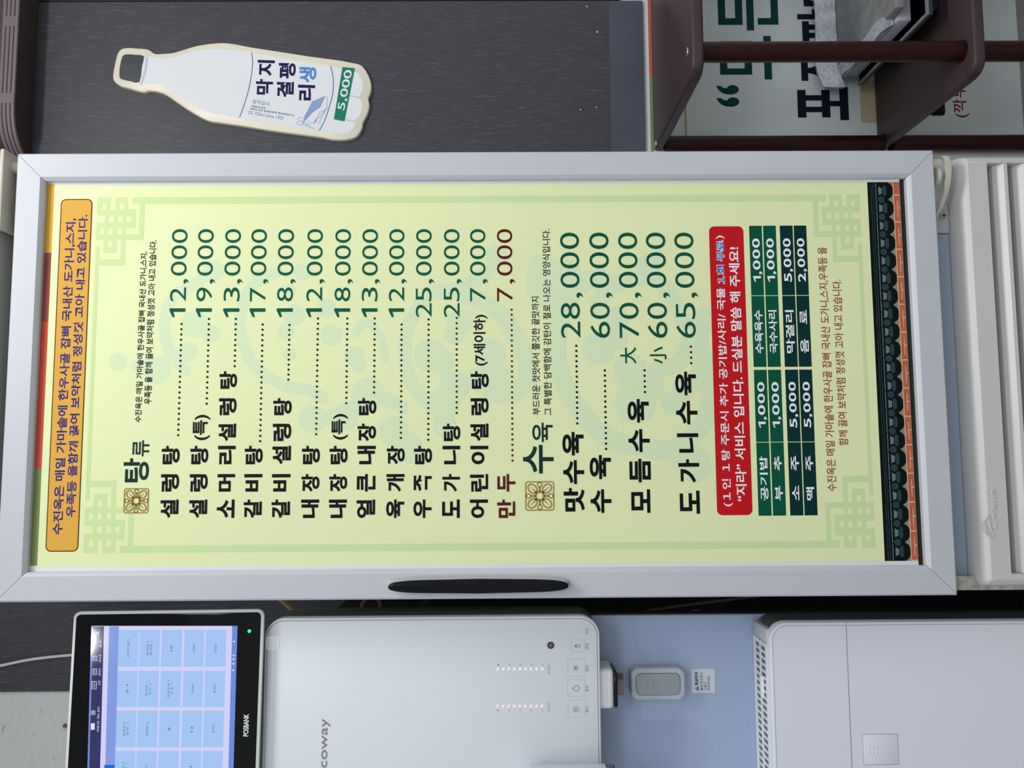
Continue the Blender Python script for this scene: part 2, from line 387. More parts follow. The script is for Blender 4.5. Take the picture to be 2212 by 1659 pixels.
# grille
YG = 0.012
gz1 = P(2060.5, 680, 0.045).z; gx0 = P(2110, 1272, YG).x; gx1 = P(2080, 330, YG).x; gz0 = 0.07
sx0 = P(2170, 1240, YG).x; sx1 = P(2150, 352, YG).x
st = P(2132, 365, YG).z; pitch = (P(2128, 365, YG).z-P(2172.5, 365, YG).z)
NS = 9
gm = MB()
def grille_ring(k, y): return [(x, y, z) for x, z in rrect(gx0+k, gx1-k, gz0+k, gz1-k, 0.012-min(k, 0.010), 6)]
zlow = st-NS*pitch
inner = [(x, YG, z) for x, z in rrect(sx0, sx1, zlow, st, 0.002, 6)]
gm.loops([grille_ring(0, 0.052), grille_ring(0.0, 0.034), grille_ring(0.0015, 0.027), grille_ring(0.0045, 0.019), grille_ring(0.008, YG+0.0025), grille_ring(0.012, YG), inner, [(x, 0.046, z) for x, _, z in inner]], False, False)
gp = gm.build('grille_panel', white_plastic, fr, True, 30)
slat = None
for i in range(NS):
    z = st-i*pitch
    if slat is None:
        q = [(YG+0.026, z-pitch*0.46), (YG+0.012, z-pitch*0.50), (YG+0.0005, z-pitch*0.82), (YG+0.0005, z-pitch*0.995), (YG+0.006, z-pitch*0.998), (YG+0.026, z-pitch*0.70)]
        slat = MB().loops([[(sx0+0.0003, y, zz) for y, zz in q], [(sx1-0.0003, y, zz) for y, zz in q]]).build('grille_slat', white_plastic, fr, False)
    else:
        c = slat.copy(); COL.objects.link(c); c.location.z -= i*pitch
gf = Face(YG, fr)
em = gf.textq('Unique', [(2155, 1143), (2152, 1058), (2138, 1056), (2143, 1140)], mb=MB(), bold=0.0, up=0.0006)
for q in ([(2119, 1134), (2127, 1150), (2139, 1162)], [(2126, 1126), (2133, 1146), (2143, 1160)], [(2136, 1113), (2139, 1140), (2149, 1158)], [(2119, 1134), (2126, 1126), (2136, 1113)]):
    gf.stroke(smooth_path(q+[] if False else [Vector(t) for t in q], 5), 1.4, em, 0.0006)
eo = em.build('embossed_logo', white_plastic, fr, False)
sd_ = eo.modifiers.new('relief', 'SOLIDIFY'); sd_.thickness = 0.0012; sd_.offset = 0.0
MB().box(0.001, 0.02, 0.03, 0.053, 0.06, DZ0-0.004).build('corner_post', mat('rusty_enamel', (176, 170, 164), 0.6, 0.3, 0, 0.35, 90), fr, False)

# ================================================================== menu poster on the refrigerator door
YM = 0.0100
mp_ = thing('menu_poster', 'tall yellow-green menu poster with price list on the refrigerator door', 'poster', (DW/2, YM, P(1960, 800, YM).z))
f0 = Face(YM, mp_)
px0 = P(800, 1235, YM).x; px1 = P(800, 391.5, YM).x; pz1 = P(99, 400, YM).z; pz0 = P(1943, 400, YM).z
MB().box(px0, px1, YM, YM+0.0009, pz0, pz1).build('sheet', mat('white_poster_film', (226, 230, 234), 0.32), mp_, False)
yx0 = P(800, 1220, YM).x; yx1 = P(800, 398, YM).x; yz0 = P(1873, 395, YM).z; ytop = P(103, 399, YM).z
ym = mat('yellow_green_print', (230, 239, 186), 0.45, 0.2, 0, 0.012, 4)
f0.polyab([(yx0, yz0), (yx1, yz0), (yx1, ytop), (yx0, ytop)], 'printed_ground', ym, 0.0001)
# colour stripe along the top
sz = P(118, 399, YM).z
cuts = [1222, 1011, 695, 546, 397]
for i, c in enumerate(((126, 140, 92), (205, 84, 62), (150, 78, 70), (226, 172, 66))):
    xa, xb = P(90, cuts[i], YM).x, P(90, cuts[i+1], YM).x
    f0.polyab([(xa, sz), (xb, sz), (xb, ytop+0.0005), (xa, ytop+0.0005)], 'colour_stripe', ink_mat('stripe_%d' % i, c), 0.0002)
# fret border
green = ink_mat('pale_green_print', (208, 229, 168))
def zA(x, y): return (60+x/3.687, 380+y/3.687)
ox = f0.ab(*zA(545, 172)); U = 1.0/3.687*(YM-CAM.y)/F_PX*1.012
fr_r, fr_t = ox[0], f0.ab(206.5, 536)[1]
fr_l, fr_b = f0.ab(1000, 1189)[0], f0.ab(1861, 529)[1]
rects = [(0, 105, 0, 148), (145, 245, 0, 148), (0, 310, 98, 148), (65, 310, 98, 253), (0, 310, 203, 253), (0, 235, 203, 348), (0, 375, 303, 350), (340, 380, 56, 350),
         (63, 167, 303, 453), (200, 235, 303, 556), (0, 235, 506, 556)]
holes = [(40, 73, 50, 98), (175, 210, 50, 98), (97, 135, 153, 203), (170, 205, 153, 203), (237, 273, 153, 203), (30, 63, 256, 303), (95, 130, 256, 303), (167, 205, 256, 303), (95, 130, 353, 403)]
gb = MB()
xs = sorted({v for r in rects+holes for v in r[:2]}); ys = sorted({v for r in rects+holes for v in r[2:]})
inside = lambda L, x, y: any(r[0] < x < r[1] and r[2] < y < r[3] for r in L)
for i in range(len(xs)-1):
    for j in range(len(ys)-1):
        mx_, my_ = (xs[i]+xs[i+1])/2, (ys[j]+ys[j+1])/2
        if inside(rects, mx_, my_) and not inside(holes, mx_, my_):
            for sx_ in (0, 1):
                for sz_ in (0, 1):
                    A = lambda y: fr_r-y*U if sx_ == 0 else fr_l+y*U
                    B = lambda x: fr_t-x*U if sz_ == 0 else fr_b+x*U
                    q = [(A(ys[j]), B(xs[i])), (A(ys[j+1]), B(xs[i])), (A(ys[j+1]), B(xs[i+1])), (A(ys[j]), B(xs[i+1]))]
                    f0.polyab(q, None, None, 0.0002, gb)
def strip(a0, a1, b0, b1): f0.polyab([(a0, b0), (a1, b0), (a1, b1), (a0, b1)], None, None, 0.00022, gb)
lw, lt = 54*U, 30*U
strip(fr_r-lw, fr_r, fr_b+278*U, fr_t-278*U); strip(fr_l, fr_l+lw, fr_b+278*U, fr_t-278*U)
strip(fr_l+404*U, fr_r-404*U, fr_t-lt, fr_t); strip(fr_l+404*U, fr_r-404*U, fr_b, fr_b+lt)
gb.build('fret_border', green, mp_, False)
# arabesque watermark
wm = ink_mat('watermark_print', (217, 234, 194))
wb = MB(); LV = [0.00012]
def sw(pts, wd):
    f0.stroke([(p.x, p.y) for p in smooth_path([Vector(p) for p in pts], 5)], wd, wb, LV[0]); LV[0] += 0.0000024
def bl(x, y, r): f0.blob(x, y, r, wb, LV[0]); LV[0] += 0.0000024
sw([(599, 587), (545, 619), (520, 681), (527, 746), (559, 800), (617, 833), (668, 843), (697, 860)], 26)
sw([(461, 580), (418, 616), (372, 645), (355, 705), (368, 760), (400, 800)], 26)
for b in ((461, 585, 24), (420, 700, 30), (455, 720, 20), (405, 760, 22), (300, 790, 16), (255, 782, 20), (340, 800, 30), (635, 681, 24), (617, 717, 20), (704, 666, 22), (715, 724, 24), (625, 767, 14),
          (654, 587, 20), (621, 630, 18), (560, 600, 18), (765, 770, 22), (775, 790, 16)): bl(*b)
sw([(768, 720), (780, 702), (800, 700), (824, 735), (832, 775)], 18)
sw([(1073, 547), (1044, 594), (986, 623), (932, 634), (896, 674), (874, 735), (881, 807), (907, 854), (940, 885)], 30)
sw([(868, 880), (800, 850), (760, 880), (700, 905)], 30)
for b in ((878, 966, 34), (850, 930, 32), (795, 850, 36), (675, 905, 30), (745, 900, 30), (1073, 550, 24), (928, 768, 36), (950, 780, 30), (993, 695, 28), (980, 720, 24), (1058, 765, 34), (1075, 830, 40), (1110, 845, 24),
          (957, 872, 36), (980, 835, 34), (960, 920, 26), (1040, 820, 30), (1180, 600, 44), (1165, 575, 26)): bl(*b)
sw([(1000, 640), (1040, 650), (1090, 690), (1130, 760), (1140, 830)], 36)
sw([(1300, 600), (1259, 609), (1225, 653), (1205, 712), (1204, 781), (1228, 849), (1272, 912), (1328, 953), (1393, 966), (1441, 972), (1489, 948), (1522, 904), (1538, 863)], 40)
sw([(1290, 660), (1310, 625), (1350, 605), (1400, 600), (1440, 625), (1470, 680), (1490, 735), (1462, 785), (1415, 800)], 34)
for b in ((1293, 752, 36), (1330, 730, 26), (1372, 872, 44), (1400, 835, 34), (1360, 800, 36), (1500, 1005, 36), (1480, 985, 34), (1475, 839, 24), (1524, 815, 34), (1510, 770, 28), (1530, 690, 30), (1500, 730, 30), (1400, 575, 26),
          (1417, 560, 22), (1330, 690, 28), (1225, 590, 30), (1180, 620, 46), (1450, 870, 24)): bl(*b)
wb.build('arabesque_watermark', wm, mp_, False)
# orange headline bar
brown = ink_mat('brown_outline', (92, 52, 20)); orange = ink_mat('orange_print', (224, 172, 74))
ba0, bb1 = f0.ab(98, 1192); _, bb0 = f0.ab(169, 1192); ba1 = f0.ab(163, 430)[0]
f0.polyab(rrect(ba0, ba1, bb0, bb1, 0.0075), 'headline_outline', brown, 0.00030)
f0.polyab(rrect(ba0+0.0014, ba1-0.0014, bb0+0.0014, bb1-0.0014, 0.0063), 'headline_bar', orange, 0.00036)
ind = ink_mat('indigo_ink', (62, 46, 122))
f0.text('수진옥은 매일 가마솥에 한우사골 잡뼈 국내산 도가니,스지,', 113, 136, 1155, 472, ind, bold=0.022)
f0.text('우족등 을함께 끓여 보약처럼 정성껏 고아 내고 있습니다.', 142, 163, 1117, 464, ind, bold=0.022)
# section heads
gold = ink_mat('gold_ink', (170, 138, 76)); ink = ink_mat('black_ink', (26, 30, 32)); deep = ink_mat('deep_green_ink', (24, 52, 50))
def emblem(x0, x1, yl, yr):
    mb = MB(); a0, b1 = f0.ab(x0, yl); _, b0 = f0.ab(x1, yl); a1, _ = f0.ab(x0, yr)
    ca, cb, h = (a0+a1)/2, (b0+b1)/2, (a1-a0)/2
    loop = rrect(ca-h, ca+h, cb-h, cb+h, h*0.16, 4); loop.append(loop[0])
    f0.stroke(loop, 2.4, mb, 0.0005, False, True)
    for k in range(4):
        t0 = math.radians(45+90*k); path = []
        for i in range(25):
            t = 2*math.pi*i/24; l = h*0.74*(1-math.cos(t))/2+h*0.36; ww = h*0.27*math.sin(t)
            path.append((ca+math.cos(t0)*l-math.sin(t0)*ww, cb+math.sin(t0)*l+math.cos(t0)*ww))
        f0.stroke(path, 3.0, mb, 0.0005, False, True)
        f0.polyab([(ca+math.cos(t0)*h*1.02, cb+math.sin(t0)*h*1.02), (ca+math.cos(t0+.18)*h*0.34, cb+math.sin(t0+.18)*h*0.34), (ca+math.cos(t0-.18)*h*0.34, cb+math.sin(t0-.18)*h*0.34)], None, None, 0.0005, mb)
        t1 = t0+math.radians(45); path = []
        for i in range(17):
            t = 2*math.pi*i/16; l = h*0.32*(1-math.cos(t))/2+h*0.64; ww = h*0.17*math.sin(t)*(0.6+0.4*(l/h))
            path.append((ca+math.cos(t1)*l-math.sin(t1)*ww, cb+math.sin(t1)*l+math.cos(t1)*ww))
        f0.stroke(path, 2.4, mb, 0.0005, False, True)
        f0.stroke([(ca+math.cos(t1)*h*0.3, cb+math.sin(t1)*h*0.3), (ca+math.cos(t1)*h*0.64, cb+math.sin(t1)*h*0.64)], 4.5, mb, 0.0005, False, True)
    c = [(ca+h*0.29*math.cos(2*math.pi*i/20), cb+h*0.29*math.sin(2*math.pi*i/20)) for i in range(21)]
    f0.stroke(c, 4.0, mb, 0.0005, False, True)
    mb.build('flower_emblem', gold, mp_, False)
emblem(267, 320, 1108, 1056); emblem(1136, 1196, 1102, 1041)
mb = MB(); f0.text('탕', 266, 321, 1042, 990, mb=mb, bold=0.02); f0.text('류', 286, 322, 986, 951, mb=mb, bold=0.012); mb.build('section_heading', deep, mp_, False)
mb = MB(); f0.text('수', 1130, 1196, 1023, 961, mb=mb, bold=0.02); f0.text('육', 1150, 1194, 955, 913, mb=mb, bold=0.012); mb.build('section_heading', deep, mp_, False)
f0.text('수진옥은 매일 가마솥에 한우사골 잡뼈 국내산 도가니,스지,', 291, 306, 912, 544, ink, bold=0.012)
f0.text('우족등 을 함께 끓여 보약처럼 정성껏 고아 내고 있습니다.', 311, 327, 873, 519, ink, bold=0.012)
f0.text('부드러운 첫맛에서 쫄깃한 끝맛까지', 1150, 1167, 896, 641, ink, bold=0.008)
f0.text('그 특별한 담백함에 감탄이 절로 나오는 영양식입니다.', 1175, 1192, 897, 495, ink, bold=0.008)
# dishes and prices
YL = {0: (1119, 1079), 1: (1062, 1024), 2: (1003, 963), 3: (953, 915), 4: (897, 860), 5: (840, 802)}
names = [('설렁탕', 346, 385, (22, 25, 28), None), ('설렁탕', 408, 447, (22, 25, 28), (416, 453, 951, 896, '(특)')), ('소머리설렁탕', 468, 506, (22, 25, 28), None), ('갈비탕', 526, 565, (22, 25, 28), None),
         ('갈비설렁탕', 586, 626, (22, 25, 28), None), ('내장탕', 650, 689, (22, 25, 28), None), ('내장탕', 710, 749, (22, 25, 28), (716, 751, 950, 894, '(특)')), ('얼큰내장탕', 770, 810, (22, 25, 28), None),
         ('육개장', 834, 873, (22, 25, 28), None), ('우족탕', 893, 932, (22, 25, 28), None), ('도가니탕', 955, 993, (22, 25, 28), None), ('어린이설렁탕', 1015, 1054, (22, 25, 28), (1023, 1053, 790, 680, '(7세이하)')), ('만두', 1074, 1113, (92, 34, 36), None)]
for s_, xt, xb, c, ex in names:
    mb = MB()
    for k, ch in enumerate(s_): f0.text(ch, xt-(1099-YL[k][0])*(-0.0) + (1119-YL[k][0])*0.028*(1-xt/1106+0.15), xb+(1119-YL[k][0])*0.028*(1-xt/1106+0.15), *YL[k], mb=mb, bold=0.030)
    if ex: f0.text(ex[4], ex[0], ex[1], ex[2], ex[3], mb=mb, bold=0.022)
    mb.build('dish_name', ink_mat('dish_ink_%d_%d_%d' % c, c), mp_, False)
ONE = [(0.60, 0), (1, 0), (1, 1), (0.74, 1), (0.0, 0.80), (0.0, 0.66), (0.60, 0.76)]
def price(s_, xt, xb, cells, m_, bold=0.0):              # wide digits, one cell each
    mb = MB()
    _, zt1 = f0.ab(xt, cells[0][0]); _, zb1 = f0.ab(xb, cells[0][0]); hh = zt1-zb1
    for ch, (yl, yr) in zip(s_, cells[6-len(s_):]):
        if ch == '1': yr = yl-(yl-yr)*0.63
        a0, a1 = f0.ab((xt+xb)/2, yl)[0], f0.ab((xt+xb)/2, yr)[0]
        if ch == '1': mb.add([f0.pt(a0+u*(a1-a0), zb1+t*hh, 0.0005) for u, t in ONE], [tuple(range(7))]); continue
        vs_, fs = glyphs(ch, bold); x0 = min(v[0] for v in vs_); x1 = max(v[0] for v in vs_); y0 = min(v[1] for v in vs_); y1 = max(v[1] for v in vs_)
        zl, zh = (zb1-hh*0.17, zb1+hh*0.17) if ch == ',' else (zb1, zt1)
        mb.add([f0.pt(a0+(v[0]-x0)/(x1-x0)*(a1-a0), zl+(v[1]-y0)/(y1-y0)*(zh-zl), 0.0005) for v in vs_], fs)
    return mb.build('price', m_, mp_, False)
def digits(mb, s_, a0, a1, zl1, zh1, bold=0.0):              # wide digits fitted to a width
    wd = [0.33 if c == ',' else 0.63 if c == '1' else 1.0 for c in s_]; u_ = (a1-a0)/(sum(wd)+0.17*(len(s_)-1)); a = a0; hh = zh1-zl1
    for c, k in zip(s_, wd):
        b = a+k*u_
        if c == '1': mb.add([f0.pt(a+u*(b-a), zl1+t*hh, 0.0005) for u, t in ONE], [tuple(range(7))])
        else:
            vs_, fs = glyphs(c, bold); x0 = min(v[0] for v in vs_); x1 = max(v[0] for v in vs_); y0 = min(v[1] for v in vs_); y1 = max(v[1] for v in vs_)
            zl, zh = (zl1-hh*0.22, zl1+hh*0.20) if c == ',' else (zl1, zh1)
            mb.add([f0.pt(a+(v[0]-x0)/(x1-x0)*(b-a), zl+(v[1]-y0)/(y1-y0)*(zh-zl), 0.0005) for v in vs_], fs)
        a = b+0.17*u_
    return mb
PC = [(685, 655), (651, 621), (613, 603), (595.6, 565), (560, 530), (525, 495)]
PB = [(730, 695), (689, 654), (643.6, 632), (622, 587), (580, 545), (538, 502.6)]
gr = [(12, 90, 66)]*12+[(92, 26, 20)]
pr = [('12,000', 366, 400), ('19,000', 423, 457), ('13,000', 482, 516.5), ('17,000', 539, 573), ('18,000', 597.6, 632), ('12,000', 661, 695), ('18,000', 722, 756), ('13,000', 781, 815), ('12,000', 839.5, 872.6), ('25,000', 898, 932), ('25,000', 958.6, 992.5), ('7,000', 1015.5, 1049), ('7,000', 1074, 1107.5)]
for i, (s_, xt, xb) in enumerate(pr):
    c = gr[i]; short = len(s_) == 5
    price(s_, xt, xb, PC, ink_mat('price_ink_%d_%d_%d' % c, c), -0.006)
dots = [(385, 940, 700), (446.5, 872, 689), (507, 791, 689), (562, 953, 701), (623, 820, 702), (683, 938, 688), (748, 871, 688), (808, 848, 688), (866, 946, 701), (925, 950, 690), (986.5, 892, 687), None, (1107, 995, 669)]
dk = [(44, 44, 32)]*11+[None, (88, 48, 32)]
for d, c in zip(dots, dk):
    if d: f0.dots(d[0], d[1], d[2], 11.2, 5.2, ink_mat('dot_ink_%d_%d_%d' % c, c))
pg = ink_mat('price_green', (10, 84, 62))
for s_, xt, xb in (('28,000', 1212, 1253.5), ('60,000', 1275.7, 1318), ('70,000', 1338.7, 1380.5), ('60,000', 1399.4, 1442), ('65,000', 1461.4, 1503.4)):
    price(s_, xt, xb, PB, pg, -0.004)
f0.text('大', 1340, 1375, 786, 750, pg, bold=0.012); f0.text('小', 1404, 1440, 786, 749, pg, bold=0.012)
for s_, cells in (('맛수육', ((1218, 1263, 1105, 1054), (1217, 1262, 1046, 994), (1215, 1261, 984, 933))), ('수육', ((1276, 1321, 1108, 1057), (1274, 1320, 1035, 983))),
                  ('모듬수육', ((1364, 1405, 1108, 1057), (1360, 1406, 1042, 991), (1358, 1404, 977, 927), (1356, 1402, 913, 862))),
                  ('도가니수육', ((1469, 1512, 1110, 1060), (1466, 1511, 1043, 992), (1463, 1509, 978, 936), (1461, 1507, 917, 866), (1459, 1504, 854, 803)))):
    mb = MB()
    for ch, c in zip(s_, cells): f0.text(ch, *c, mb=mb, bold=0.032)
    mb.build('dish_name', ink_mat('dish_black', (18, 22, 24)), mp_, False)
bd = ink_mat('dot_black', (20, 26, 26))
for d in ((1247, 914.7, 747), (1309, 969.6, 800), (1393, 847, 800), (1493, 784.6, 749)): f0.dots(*d, 11.2, 5.4, bd)
# red notice
red = ink_mat('red_print', (196, 26, 32)); wht = ink_mat('white_print', (236, 240, 244))
f0.rect(1549, 1625.5, 1113, 489, 'notice_box', red, 0.00036, 0.0075)
f0.text('(１인 １탕 주문시 추가 공기밥/사리/ 국물', 1561, 1583, 1094, 622, wht, bold=0.016)
f0.text('１회 무료', 1548.5, 1567.5, 613.5, 519, ink_mat('white_outline', (236, 240, 248)), bold=0.075, up=0.00042)
f0.text('１회 무료', 1549, 1567, 612, 520.5, ink_mat('blue_print', (34, 84, 190)), bold=0.012)
f0.text(')', 1546, 1565, 517, 509, wht, bold=0.012)
f0.text('“지라” 서비스 입니다. 드실분 말씀 해 주세요!', 1590, 1614, 1083, 534, wht, bold=0.02)
# side-order table
tg = ink_mat('table_green', (8, 84, 62)); td = ink_mat('table_teal', (8, 50, 52)); tl = ink_mat('table_line', (196, 220, 160))
rows = [(1638.6, 1666.7), (1669.7, 1698), (1707, 1735.5), (1738, 1766)]
L = [('공기밥', '1,000', '수육육수', '1,000'), ('부   추', '1,000', '국수사리', '1,000'), ('소   주', '5,000', '막걸리', '5,000'), ('맥   주', '5,000', '음   료', '2,000')]
bz = [(f0.ab(a_, 1113.6)[1], f0.ab(b_, 1113.6)[1]) for a_, b_ in rows]
ax = lambda y: f0.ab(1690, y)[0]
for i, (z1, z0) in enumerate(bz):
    for ya, yb in ((1113.6, 798.7), (792.4, 487.6)): f0.polyab([(ax(ya), z0), (ax(yb), z0), (ax(yb), z1), (ax(ya), z1)], 'table_row', tg if i < 2 else td, 0.00036)
    for yc in (955, 638.6): f0.polyab([(ax(yc)-0.0005, z0), (ax(yc)+0.0005, z0), (ax(yc)+0.0005, z1), (ax(yc)-0.0005, z1)], 'table_line', tl, 0.0004)
    zm, hh = (z0+z1)/2, (z1-z0)
    for s_, yl, yr, k in ((L[i][0], 1081, 985, 0.62), (L[i][1], 924, 825, 0.56), (L[i][2], 763, 670, 0.66), (L[i][3], 609, 515, 0.60)):
        if s_[0].isdigit():
            digits(MB(), s_, ax(yl), ax(yr), zm-hh*k/2, zm+hh*k/2, 0.02).build('lettering', wht, mp_, False); continue
        vs_, fs = glyphs(s_, 0.02); rv = glyphs('0', 0.02)[0] if s_[0].isdigit() else vs_
        y0 = min(v[1] for v in rv); y1 = max(v[1] for v in rv); x0 = min(v[0] for v in vs_); x1 = max(v[0] for v in vs_)
        MB().add([f0.pt(ax(yl)+(v[0]-x0)/(x1-x0)*(ax(yr)-ax(yl)), zm+((v[1]-y0)/(y1-y0)-0.5)*hh*k, 0.0005) for v in vs_], fs).build('lettering', wht, mp_, False)
rt = ink_mat('rust_ink', (150, 50, 26))
f0.text('수진옥은 매일 가마솥에 한우사골 잡뼈 국내산 도가니,스지,우족등 을', 1787, 1808, 1061, 534, rt, bold=0.004)
f0.text('함께 끓여 보약처럼 정성껏 고아 내고 있습니다.', 1812, 1832, 962, 604, rt, bold=0.004)
# printed roof-tile and brick band
bz0 = pz0+0.0012; pxm = (YM-CAM.y)/F_PX
dkm = ink_mat('tile_black', (12, 20, 22)); tlg = ink_mat('tile_teal', (44, 66, 70)); tll = ink_mat('tile_light', (104, 126, 130)); tan = ink_mat('band_tan', (150, 138, 108))
brick = mat('brick_print', (196, 92, 66), 0.45, 0.4, 0, 0.12, 60); mortar = ink_mat('mortar_print', (206, 192, 160))
zt_ = yz0; H_ = zt_-bz0
def bandrect(a0, a1, d0, d1, mb, up): f0.polyab([(a0, zt_-d1*pxm), (a1, zt_-d1*pxm), (a1, zt_-d0*pxm), (a0, zt_-d0*pxm)], None, None, up, mb)
b1_, b2_, b3_, b4_, b5_, b6_ = MB(), MB(), MB(), MB(), MB(), MB()
bandrect(yx0, yx1, 0, 72, b4_, 0.00012)
bandrect(yx0, yx1, 0, 46, b1_, 0.0002)
bandrect(yx0, yx1, 57.5, 70.5, b5_, 0.0002)
n = 21; step = (yx1-yx0)/n
for i in range(n):
    c = yx0+(i+0.5)*step; R = 17.0*pxm
    pts = [(c+R*1.08*math.cos(t), zt_-44*pxm+13*pxm*math.sin(t)) for t in [math.pi+math.pi*k/12 for k in range(13)]]
    f0.polyab(pts, None, None, 0.00022, b1_)
    pts = [(c+R*0.85*math.cos(t), zt_-36*pxm+9.0*pxm*math.sin(t)) for t in [2*math.pi*k/16 for k in range(16)]]
    pts = [(c+R*0.78*math.cos(t), zt_-37*pxm+6.5*pxm*math.sin(t)) for t in [math.pi*k/10 for k in range(11)]]+[(c+R*0.78*math.cos(t), zt_-37*pxm+2.5*pxm*math.sin(t)) for t in [math.pi*(10-k)/10 for k in range(1, 10)]]
    f0.polyab([(c-R*.8, zt_-37*pxm), (c-R*.45, zt_-33*pxm), (c+R*.45, zt_-33*pxm), (c+R*.8, zt_-37*pxm), (c+R*.5, zt_-42*pxm), (c-R*.5, zt_-42*pxm)], None, None, 0.00026, b2_)
    if i < n-1: f0.disc((c+step/2, zt_-29.5*pxm), 7.6*pxm, b2_, 0.00027, 14)
    f0.polyab([(c-R*.55, zt_-24*pxm), (c+R*.55, zt_-24*pxm), (c+R*.3, zt_-32*pxm), (c-R*.4, zt_-31*pxm)], None, None, 0.00028, b3_)
random.seed(3)
for d in (7, 11.5, 17.5):
    a = yx0
    while a < yx1-0.004:
        l = random.uniform(0.012, 0.03); e = min(a+l, yx1); bandrect(a, e-0.0012, d, d+1.6, b3_ if d > 17 else b2_, 0.00025); a = e
k = 13.5; bw = (yx1-yx0)/k
for i in range(14):
    a = yx0+i*bw
    bandrect(a, a+0.0016, 57.5, 70.5, b6_, 0.0003)
    if a+bw < yx1: bandrect(a+bw*0.2, a+bw*0.82, 64.5, 66.0, b6_, 0.0003); bandrect(a+bw*0.52, a+bw*0.56, 66.0, 70.5, b6_, 0.0003)
bandrect(yx0, yx1, 56.2, 58.0, b6_, 0.00029)
for mb, m_, nm in ((b4_, tan, 'printed_wall'), (b1_, dkm, 'printed_eaves'), (b5_, brick, 'printed_brickwork'), (b2_, tlg, 'printed_roof_tiles'), (b3_, tll, 'printed_roof_tiles'), (b6_, mortar, 'printed_mortar')): mb.build(nm, m_, mp_, False)

# ================================================================== bottle-shaped sign
YB = YP-0.008
bs = thing('bottle_sign', 'white bottle-shaped acrylic price sign hung tilted on the dark wood panel', 'sign', P(520, 195, YP))
fb = Face(YB, bs)
zB = lambda p: (230+p[0]/3.687, 80+p[1]/3.687)
outer = [(52, 330), (56, 270), (85, 140), (120, 95), (175, 85), (250, 90), (330, 98), (385, 132), (450, 132), (530, 125), (600, 105), (700, 75), (790, 57), (900, 47), (1000, 52), (1150, 80), (1400, 119), (1650, 158), (1840, 182), (1960, 205), (2030, 225), (2080, 290), (2108, 370), (2105, 440), (2086, 490), (2095, 540), (2080, 610), (2045, 680), (2035, 730), (1990, 795), (1900, 820), (1800, 818), (1720, 802), (1500, 772), (1300, 745), (1100, 712), (900, 684), (820, 670), (740, 635), (640, 575), (560, 520), (480, 465), (420, 440), (345, 430), (310, 440), (260, 434), (180, 410), (120, 395), (72, 365)]
ol = smooth_loop([fb.ab(*zB(p)) for p in outer], 3)
cream = mat('cream_acrylic', (238, 231, 212), 0.3)
ring = lambda o, d, y: [(a_, y, b_) for a_, b_ in offset_loop(o, d)]
MB().loops([ring(ol, -0.0035, YB-0.0016), ring(ol, -0.0008, YB), ring(ol, 0.0, YB+0.002), ring(ol, 0.0, YP)]).build('backing', cream, bs)
YF = YB-0.0018; fb = Face(YF, bs)
bodyp = [(300, 168), (450, 172), (540, 160), (640, 130), (740, 105), (870, 95), (1000, 102), (1160, 125), (1400, 166), (1780, 230), (1870, 255), (1980, 275), (2025, 320), (2045, 400), (2020, 470), (1992, 482), (2022, 497), (2040, 540), (2030, 600), (2000, 650), (1945, 668), (1978, 680), (1975, 715), (1940, 755), (1890, 768), (1800, 760), (1700, 745), (1500, 715), (1300, 685), (1060, 645), (960, 630), (840, 605), (740, 570), (640, 510), (560, 455), (480, 405), (400, 370), (285, 352)]
fb.polyab(smooth_loop([fb.ab(*zB(p)) for p in bodyp], 3), 'bottle_print', mat('bottle_white', (236, 239, 244), 0.32), 0.0002)
fb.polyab(smooth_loop([fb.ab(*zB(p)) for p in [(103, 305), (108, 230), (128, 155), (160, 138), (230, 142), (298, 152), (285, 230), (262, 358), (190, 352), (118, 335)]], 2), 'cap_print', mat('cap_charcoal', (44, 50, 60), 0.35, 0.5, 0, 0.5, 260), 0.0003)
rn = MB(); fb.stroke([(p.x, p.y) for p in smooth_path([Vector(zB(p)) for p in [(320, 155), (315, 230), (295, 310), (272, 372)]], 4)], 6.5, rn, 0.0004); rn.build('neck_ring', mat('ring_white', (216, 224, 238), 0.3), bs, False)
rn = MB(); fb.stroke([(p.x, p.y) for p in smooth_path([Vector(zB(p)) for p in [(322, 168), (318, 235), (300, 310), (285, 360)]], 4)], 2.2, rn, 0.0005); rn.build('neck_line', mat('ring_blue', (176, 194, 226), 0.3), bs, False)
for q in ([(1155, 125), (1165, 200), (1155, 300), (1130, 430), (1090, 560), (1060, 640)], [(1785, 232), (1805, 320), (1805, 430), (1780, 540), (1740, 660), (1695, 745)]):
    fb.stroke([(p.x, p.y) for p in smooth_path([Vector(zB(p)) for p in q], 6)], 1.8, MB(), 0.0004).build('label_line', ink_mat('label_blue', (96, 104, 180)), bs, False)
for q in ([(2000, 480), (1960, 470), (1930, 462)], [(1945, 666), (1905, 660), (1880, 655)]):
    fb.stroke([(p.x, p.y) for p in smooth_path([Vector(zB(p)) for p in q], 4)], 2.0, MB(), 0.0004).build('base_fold', ink_mat('fold_blue', (188, 200, 222)), bs, False)
T_ = math.radians(9)
def quad_at(cx, cy, hx_, hy_, th=T_):                  # centre in crop pixels, half size across and down the sign
    ex = Vector((math.sin(th), -math.cos(th))); ed = Vector((math.cos(th), math.sin(th))); c = Vector((cx, cy))
    return [zB(c-ex*hx_+ed*hy_), zB(c+ex*hx_+ed*hy_), zB(c+ex*hx_-ed*hy_), zB(c-ex*hx_-ed*hy_)]
nv = ink_mat('navy_ink', (44, 34, 84)); mb = MB()
for ch, cx, cy in (('지', 1272, 247), ('평', 1440, 270), ('막', 1258, 398), ('걸', 1424, 418), ('리', 1592, 444)): fb.textq(ch, quad_at(cx, cy, 62, 68, math.radians(2)), mb=mb, bold=0.032)
mb.build('lettering', nv, bs, False)
